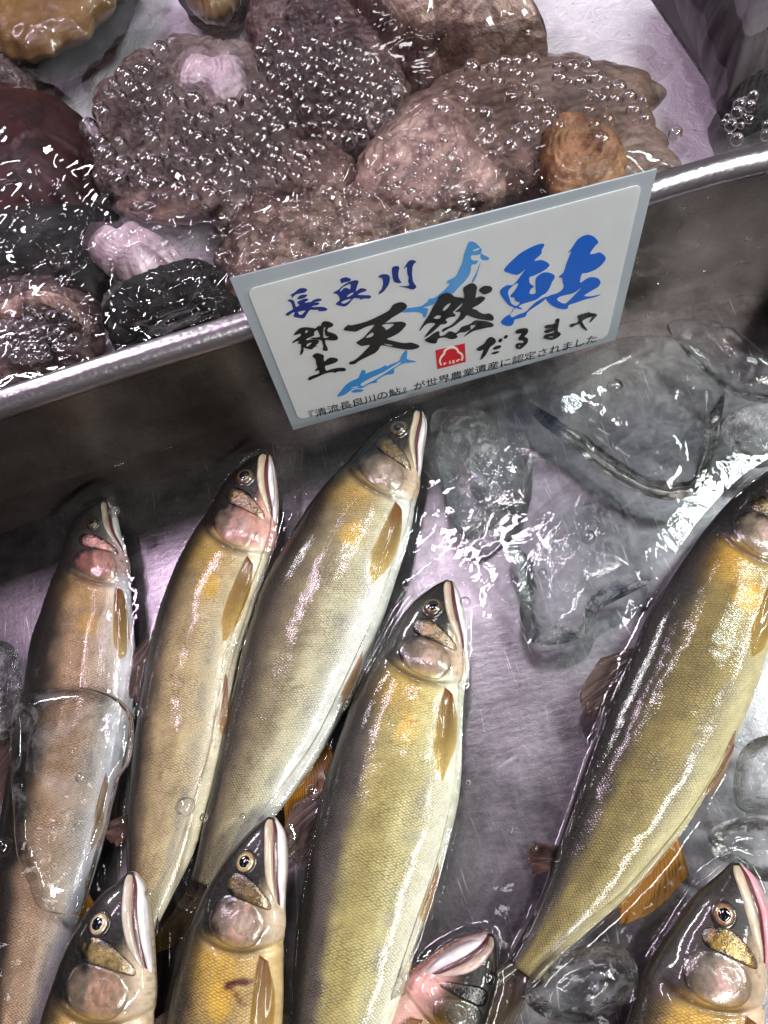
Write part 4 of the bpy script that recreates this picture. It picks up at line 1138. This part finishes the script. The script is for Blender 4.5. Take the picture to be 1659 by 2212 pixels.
def ink(name, polys, mat, dy, thick=0.00006, parent=None, world=False):
    """flat inked shape on the sign; several polygons fill even-odd"""
    cu = bpy.data.curves.new(name, 'CURVE'); cu.dimensions = '2D'; cu.fill_mode = 'BOTH'; cu.extrude = thick
    for pl in polys:
        pl = np.array(pl, float)
        q = np.array([onsign(*p) for p in pl]) if not world else pl
        sp = cu.splines.new('POLY'); sp.points.add(len(q) - 1); sp.use_cyclic_u = True
        for k, p in enumerate(q): sp.points[k].co = (p[0], p[2], 0, 1)
    tmp = bpy.data.objects.new(name, cu); COL.objects.link(tmp)
    dg = bpy.context.evaluated_depsgraph_get()
    me = bpy.data.meshes.new_from_object(tmp.evaluated_get(dg))
    bpy.data.objects.remove(tmp); bpy.data.curves.remove(cu)
    me.name = name
    R = Matrix.Translation((0, YS - dy, 0)) @ Matrix.Rotation(math.pi / 2, 4, 'X')
    me.transform(R); me.materials.clear(); me.materials.append(mat)
    o = bpy.data.objects.new(name, me); COL.objects.link(o)
    under(o, sign)
    return o
def rnd(pl, n=None):
    P = np.array(pl, float)
    return crom(P, n or max(40, len(P) * 5), closed=True)
def g1(*p): return [((1100 + x * .36166) / 1.8228, (1000 + y * .36166) / 1.8228) for x, y in p]
def g2(*p): return [((1100 + x * .36166) / 1.8228, (1200 + y * .36166) / 1.8228) for x, y in p]
def g3(*p): return [((1600 + x * .27119) / 1.8228, (900 + y * .27119) / 1.8228) for x, y in p]
def g4(*p): return [((1900 + x * .33153) / 1.8228, (880 + y * .33153) / 1.8228) for x, y in p]
def g5(*p): return [((1650 + x * .48222) / 1.8228, (1200 + y * .48222) / 1.8228) for x, y in p]

# laminate pouch and card
cor = [(497, 604), (1420, 367), (1330, 735), (634, 930)]
ink('laminate', [cor], S_LAM, -0.0006, 0.0003)
W = [onsign(*p) for p in [(527, 622), (1388, 401), (1310, 724), (650, 907)]]
x0 = (W[0][0] + W[3][0]) / 2; x1 = (W[1][0] + W[2][0]) / 2; zt_ = (W[0][2] + W[1][2]) / 2; zb_ = (W[2][2] + W[3][2]) / 2
rc = 0.0028; pts = []
for cx, cz, a0 in ((x1 - rc, zt_ - rc, 0), (x0 + rc, zt_ - rc, 90), (x0 + rc, zb_ + rc, 180), (x1 - rc, zb_ + rc, 270)):
    for a in range(0, 91, 15):
        t = math.radians(a0 + a); pts.append((cx + rc * math.cos(t), 0, cz + rc * math.sin(t)))
ink('card', [pts], S_WHITE, 0.0001, 0.0002, world=True)

D1, D2, D3 = 0.0004, 0.0006, 0.0008
ink('lettering', [rnd(g1(*p)) for p in (
    [(115, 440), (165, 410), (205, 375), (245, 363), (290, 370), (298, 388), (270, 410), (220, 420), (180, 430), (150, 455), (137, 470), (130, 462), (138, 445)],
    [(193, 480), (215, 450), (245, 437), (295, 435), (298, 447), (265, 470), (225, 480)],
    [(87, 497), (110, 487), (145, 493), (163, 515), (175, 560), (190, 565), (215, 545), (195, 525), (200, 510), (240, 490), (280, 478), (312, 482), (300, 500), (270, 520), (300, 520), (345, 512), (375, 490), (420, 478), (455, 483), (450, 500), (410, 508), (370, 520), (420, 520), (432, 530), (415, 545), (370, 555), (350, 570), (430, 567), (480, 570), (518, 588), (510, 605), (480, 612), (420, 612), (430, 600), (370, 598), (330, 600), (300, 640), (265, 688), (210, 685), (155, 672), (160, 645), (165, 625), (140, 630), (100, 660), (65, 655), (85, 630), (130, 605), (145, 590), (140, 560), (130, 530), (115, 512)],
    [(205, 620), (280, 605), (270, 625), (245, 650), (220, 655), (207, 640)],
    [(660, 270), (690, 252), (730, 246), (775, 265), (768, 285), (730, 295), (695, 300), (677, 313), (667, 295)],
    [(583, 415), (605, 400), (635, 385), (680, 345), (730, 310), (790, 285), (835, 278), (860, 290), (850, 320), (838, 360), (830, 400), (850, 385), (890, 365), (945, 378), (935, 395), (890, 410), (850, 435), (920, 440), (980, 443), (997, 458), (975, 475), (920, 475), (870, 490), (880, 477), (830, 470), (805, 475), (770, 515), (735, 550), (705, 562), (660, 555), (615, 540), (625, 520), (650, 500), (655, 480), (645, 450), (620, 425)],
    [(655, 398), (685, 355), (765, 318), (772, 350), (765, 378), (735, 362), (700, 365), (672, 395)],
    [(735, 450), (770, 420), (810, 410), (790, 435), (745, 460)],
    [(672, 515), (720, 490), (780, 480), (750, 510), (710, 530), (685, 530)],
    [(1075, 243), (1095, 222), (1130, 212), (1175, 217), (1198, 240), (1198, 280), (1185, 325), (1160, 365), (1130, 400), (1082, 430), (1085, 405), (1110, 375), (1125, 325), (1125, 280), (1110, 252)],
    [(1222, 160), (1235, 132), (1275, 123), (1303, 135), (1295, 180), (1292, 225), (1305, 270), (1325, 302), (1290, 307), (1250, 295), (1232, 255), (1225, 205)],
    [(1352, 155), (1375, 110), (1405, 70), (1445, 57), (1487, 75), (1465, 95), (1450, 125), (1442, 180), (1445, 240), (1455, 295), (1487, 345), (1470, 370), (1435, 377), (1390, 362), (1300, 340), (1345, 342), (1410, 335), (1400, 290), (1405, 250), (1390, 200), (1385, 130)])],
    S_NAVY, D1)['label'] = 'navy brush characters for Nagara River'
ink('lettering', [rnd(g2(*p)) for p in (
    [(160, 305), (190, 270), (230, 240), (290, 232), (360, 240), (390, 245), (420, 220), (450, 215), (460, 185), (490, 167), (540, 173), (583, 198), (570, 225), (530, 240), (520, 275), (560, 290), (610, 310), (635, 345), (620, 370), (560, 375), (500, 370), (500, 410), (515, 445), (525, 475), (510, 490), (470, 478), (475, 440), (460, 385), (440, 370), (345, 355), (345, 347), (430, 340), (440, 325), (430, 300), (410, 262), (385, 275), (375, 295), (375, 320), (330, 340), (290, 360), (300, 375), (340, 365), (400, 368), (428, 380), (420, 405), (390, 432), (418, 435), (380, 447), (350, 472), (300, 465), (262, 455), (260, 490), (245, 520), (230, 535), (225, 510), (235, 470), (230, 415), (195, 410), (215, 385), (185, 385), (140, 405), (150, 385), (195, 350), (230, 325), (225, 300), (165, 318)],
    [(285, 265), (308, 268), (300, 290), (278, 295)], [(480, 240), (500, 235), (490, 270), (500, 320), (540, 335), (480, 345)], [(300, 415), (335, 398), (350, 405), (310, 440), (292, 440)],
    [(358, 548), (390, 518), (430, 518), (480, 540), (480, 580), (490, 605), (520, 580), (560, 562), (620, 572), (635, 590), (610, 615), (540, 640), (495, 655), (510, 705), (560, 690), (640, 675), (700, 675), (722, 692), (705, 710), (640, 713), (600, 728), (575, 720), (500, 735), (430, 765), (370, 790), (330, 808), (310, 800), (325, 775), (390, 750), (430, 735), (425, 700), (390, 712), (395, 690), (410, 670), (400, 630), (390, 580)],
    [(700, 262), (720, 225), (760, 203), (770, 212), (860, 195), (960, 165), (1080, 110), (1190, 50), (1240, -15), (1330, -40), (1385, -5), (1370, 30), (1310, 75), (1220, 130), (1160, 175), (1140, 185), (1240, 178), (1330, 172), (1375, 195), (1360, 230), (1300, 290), (1220, 335), (1165, 360), (1250, 385), (1350, 405), (1440, 402), (1520, 435), (1500, 460), (1430, 475), (1340, 470), (1230, 450), (1110, 430), (1080, 470), (1040, 510), (960, 550), (870, 595), (820, 630), (760, 635), (765, 610), (810, 595), (870, 550), (930, 490), (985, 425), (900, 435), (870, 425), (835, 400), (870, 375), (920, 340), (965, 290), (1010, 240), (1030, 205), (960, 220), (900, 245), (830, 278), (780, 275)],
    [(1112, 215), (1150, 197), (1242, 197), (1228, 220), (1165, 262), (1140, 235)], [(937, 345), (990, 297), (1018, 292), (1022, 320), (990, 340)], [(1130, 412), (1180, 417), (1228, 427), (1225, 435), (1180, 433)])]
    + [rnd(g3(*p)) for p in (
    [(185, 1475), (220, 1400), (270, 1320), (330, 1230), (390, 1110), (440, 1030), (470, 970), (520, 935), (580, 915), (650, 935), (690, 970), (735, 980), (790, 985), (830, 995), (835, 950), (820, 855), (870, 810), (930, 778), (980, 785), (1020, 830), (1010, 900), (1000, 990), (1060, 968), (1120, 975), (1138, 995), (1110, 1035), (1040, 1090), (950, 1140), (1010, 1165), (1070, 1205), (1130, 1225), (1190, 1215), (1240, 1240), (1265, 1280), (1240, 1320), (1140, 1310), (1020, 1290), (930, 1260), (870, 1240), (830, 1290), (760, 1340), (680, 1400), (600, 1440), (540, 1475), (510, 1485), (520, 1450), (560, 1425), (640, 1390), (720, 1320), (770, 1250), (775, 1195), (705, 1190), (760, 1145), (800, 1100), (815, 1060), (760, 1105), (700, 1165), (670, 1200), (710, 1235), (690, 1262), (640, 1265), (590, 1285), (565, 1310), (590, 1345), (550, 1370), (500, 1375), (450, 1420), (380, 1480), (300, 1540), (255, 1565), (280, 1530), (350, 1440), (415, 1365), (330, 1355), (260, 1390)],
    [(520, 1165), (580, 1090), (640, 1065), (610, 1120), (560, 1170)], [(390, 1285), (440, 1245), (500, 1250), (480, 1290), (430, 1295)],
    [(1048, 880), (1090, 835), (1140, 815), (1220, 825), (1240, 860), (1215, 905), (1130, 937), (1080, 915)],
    [(262, 1605), (320, 1560), (400, 1500), (470, 1475), (480, 1540), (550, 1530), (610, 1480), (660, 1480), (710, 1500), (760, 1465), (790, 1420), (860, 1390), (920, 1370), (990, 1320), (1060, 1320), (1180, 1335), (1260, 1375), (1240, 1410), (1150, 1425), (1050, 1450), (960, 1475), (830, 1555), (880, 1500), (920, 1450), (850, 1485), (770, 1495), (720, 1525), (740, 1555), (690, 1585), (620, 1585), (560, 1565), (490, 1570), (450, 1590), (430, 1645), (350, 1645)],
    [(928, 1392), (1000, 1388), (960, 1435), (932, 1448)],
    [(1015, 1745), (1040, 1710), (1120, 1660), (1170, 1590), (1215, 1560), (1270, 1575), (1295, 1620), (1270, 1660), (1215, 1700), (1180, 1760), (1140, 1830), (1075, 1890), (1080, 1850), (1115, 1745), (1060, 1760)],
    [(1330, 1610), (1360, 1580), (1388, 1590), (1375, 1625), (1345, 1635)], [(1410, 1565), (1440, 1532), (1468, 1540), (1455, 1570), (1425, 1585)],
    [(1248, 1735), (1280, 1700), (1340, 1680), (1372, 1690), (1350, 1720), (1290, 1740)], [(1225, 1798), (1290, 1770), (1345, 1768), (1330, 1785), (1270, 1808)])]
    + [rnd(g5(*p)) for p in (
    [(787, 205), (820, 188), (870, 183), (888, 198), (878, 228), (858, 250), (885, 268), (882, 300), (860, 325), (825, 352), (795, 347), (783, 325), (805, 305), (845, 303), (850, 285), (815, 280), (810, 265), (825, 240), (835, 222), (795, 228)],
    [(808, 326), (828, 319), (815, 335)],
    [(1113, 112), (1143, 105), (1135, 160), (1130, 205), (1155, 230), (1125, 260), (1080, 278), (1030, 270), (1012, 258), (1030, 235), (1090, 220), (1100, 205), (1040, 222), (1018, 210), (1040, 195), (1095, 180), (1030, 185), (1030, 160), (1105, 145)],
    [(1050, 255), (1085, 247), (1085, 257)],
    [(1225, 160), (1245, 147), (1285, 140), (1300, 115), (1290, 85), (1320, 70), (1385, 53), (1400, 60), (1440, 65), (1448, 80), (1420, 110), (1390, 138), (1400, 110), (1415, 88), (1380, 95), (1340, 115), (1330, 130), (1345, 160), (1372, 200), (1350, 195), (1320, 170), (1305, 150), (1270, 160), (1245, 175)])],
    S_BLACK, D2)['label'] = 'bold black brush characters'
ink('lettering', [rnd(g4(*p)) for p in (
    [(252, 550), (290, 490), (350, 430), (440, 350), (550, 285), (640, 245), (715, 230), (728, 250), (700, 300), (692, 350), (610, 432), (690, 425), (750, 445), (792, 485), (750, 530), (680, 575), (600, 610), (553, 632), (555, 690), (570, 712), (605, 740), (568, 770), (555, 823), (625, 820), (625, 730), (632, 640), (680, 595), (735, 572), (810, 582), (855, 620), (820, 690), (790, 760), (750, 815), (700, 845), (640, 890), (540, 925), (460, 950), (425, 980), (470, 1000), (440, 1008), (385, 995), (350, 1040), (325, 1075), (350, 1105), (430, 1070), (510, 1040), (560, 990), (640, 920), (760, 858), (700, 925), (600, 990), (530, 1045), (505, 1095), (440, 1115), (375, 1135), (365, 1175), (330, 1205), (260, 1200), (215, 1170), (240, 1125), (290, 1085), (322, 1072), (360, 1010), (372, 990), (310, 960), (250, 890), (205, 810), (230, 760), (290, 725), (350, 722), (400, 680), (480, 570), (510, 530), (430, 590), (390, 600), (320, 580)],
    [(300, 800), (350, 735), (418, 697), (410, 740), (370, 800), (325, 858), (370, 870), (390, 910), (440, 932), (400, 970), (345, 948), (320, 890)],
    [(1010, 340), (1060, 280), (1120, 190), (1180, 145), (1250, 125), (1320, 150), (1370, 210), (1330, 260), (1270, 350), (1330, 350), (1380, 335), (1430, 360), (1458, 405), (1420, 470), (1340, 535), (1240, 575), (1175, 590), (1155, 695), (1220, 655), (1280, 630), (1360, 640), (1397, 685), (1370, 740), (1290, 790), (1200, 850), (1290, 855), (1400, 835), (1330, 865), (1220, 890), (1120, 925), (1020, 960), (1005, 1000), (930, 1005), (830, 970), (752, 890), (790, 850), (870, 825), (930, 790), (962, 745), (950, 690), (940, 635), (902, 628), (960, 570), (990, 480), (1020, 400), (1050, 320)],
    [(880, 885), (940, 850), (1080, 815), (1178, 747), (1090, 840), (1000, 930), (960, 943), (900, 915)])],
    S_BLUE, D1)['label'] = 'large bright blue brush character for the fish'
ink('fish_drawing', [rnd(g3(*p)) for p in (
    [(895, 200), (940, 178), (1000, 195), (1050, 245), (1090, 300), (1085, 350), (1190, 410), (1195, 435), (1150, 450), (1090, 435), (1070, 400), (1078, 345), (1040, 370), (940, 380), (950, 445), (1040, 460), (1000, 505), (945, 515), (930, 600), (900, 680), (830, 770), (740, 860), (670, 930), (580, 930), (520, 950), (470, 985), (400, 1080), (330, 1110), (240, 1140), (310, 1150), (300, 1210), (270, 1278), (240, 1270), (230, 1230), (150, 1200), (0, 1205), (-75, 1202), (0, 1150), (200, 1120), (280, 1070), (320, 1040), (318, 1015), (400, 995), (470, 950), (550, 880), (625, 795), (578, 785), (600, 745), (710, 685), (760, 590), (810, 480), (830, 380), (860, 290)],
    [(1070, 490), (1040, 600), (1010, 690), (970, 765), (945, 760), (980, 690), (1020, 610), (1055, 520)],
    [(960, 305), (1010, 280), (1060, 270), (1050, 300), (980, 318)])], S_SKY, 0.00035)['label'] = 'light blue leaping fish silhouette'
ink('fish_drawing', [rnd(g2(*p)) for p in (
    [(630, 990), (670, 930), (730, 860), (800, 815), (855, 790), (880, 740), (905, 700), (940, 720), (930, 745), (1010, 715), (1090, 685), (1160, 648), (1165, 662), (1240, 630), (1300, 605), (1320, 560), (1365, 495), (1390, 500), (1385, 570), (1400, 590), (1485, 608), (1470, 618), (1370, 628), (1320, 645), (1250, 690), (1240, 740), (1150, 760), (1050, 820), (1070, 825), (1050, 840), (980, 855), (900, 897), (870, 900), (810, 905), (760, 935), (720, 965), (690, 978)],
    [(885, 852), (1000, 785), (1130, 725), (1235, 660), (1312, 615), (1320, 630), (1240, 680), (1140, 745), (1045, 806), (975, 842), (905, 878)],
    [(770, 905), (810, 885), (860, 880), (850, 893), (800, 900)],
    [(780, 945), (830, 912), (900, 914), (915, 925), (870, 943)])], S_SKY, 0.00035)['label'] = 'light blue diving fish silhouette'
st_ = ink('stamp', [g3((418, 1760), (845, 1655), (860, 1925), (447, 2032))], S_RED, 0.00035); st_['label'] = 'red rectangular shop stamp'
arc_ = crom(np.array([(505, 1975), (482, 1915), (505, 1850), (543, 1808), (558, 1758), (612, 1724), (680, 1714), (730, 1738), (752, 1780), (795, 1808), (812, 1850), (800, 1905)], float), 60)
ta = np.gradient(arc_, axis=0); ta /= np.linalg.norm(ta, axis=1)[:, None]; na_ = np.stack([-ta[:, 1], ta[:, 0]], 1)
wv_ = 11 + 5 * np.sin(np.linspace(0, math.pi, 60))[:, None]
ink('stamp_mark', [g3(*map(tuple, np.vstack([arc_ + na_ * wv_, (arc_ - na_ * wv_)[::-1]])))] +
    [g3(*p) for p in ([(535, 1942), (572, 1932), (578, 1948), (556, 1955), (550, 1972), (538, 1970)], [(618, 1912), (634, 1908), (640, 1950), (622, 1956)], [(658, 1905), (694, 1898), (696, 1908), (664, 1914)], [(660, 1924), (696, 1918), (698, 1940), (664, 1946)], [(722, 1896), (776, 1884), (774, 1896), (748, 1902), (744, 1926), (728, 1924)])], S_WINK, D1)

# small printed line
cu = bpy.data.curves.new('caption', 'FONT'); cu.body = '『清流長良川の鮎』が世界農業遺産に認定されました'; cu.size = 1.0; cu.extrude = 0.004; cu.offset = 0.006
tmp = bpy.data.objects.new('caption', cu); COL.objects.link(tmp)
dg = bpy.context.evaluated_depsgraph_get(); me = bpy.data.meshes.new_from_object(tmp.evaluated_get(dg))
bpy.data.objects.remove(tmp)
co = np.empty(len(me.vertices) * 3, dtype=np.float32); me.vertices.foreach_get('co', co); co = co.reshape(-1, 3)
pa = onsign(*g2((338, 1218))[0]); pb = onsign(*g5((1440, 312))[0])
mn, mx = co[:, 0].min(), co[:, 0].max(); sx = (pb[0] - pa[0]) / (mx - mn)
hy = co[:, 1].max() - co[:, 1].min()
me.transform(Matrix.Translation((pa[0], YS - D1, (pa[2] + pb[2]) / 2)) @ Matrix.Rotation(math.pi / 2, 4, 'X') @ Matrix.Diagonal((sx, sx * 1.12, sx, 1)) @ Matrix.Translation((-mn, -co[:, 1].min(), 0)))
me.materials.clear(); me.materials.append(S_BLACK); me.name = 'caption'
o = bpy.data.objects.new('caption', me); COL.objects.link(o); under(o, sign)
o['label'] = 'small black printed line along the bottom of the card'
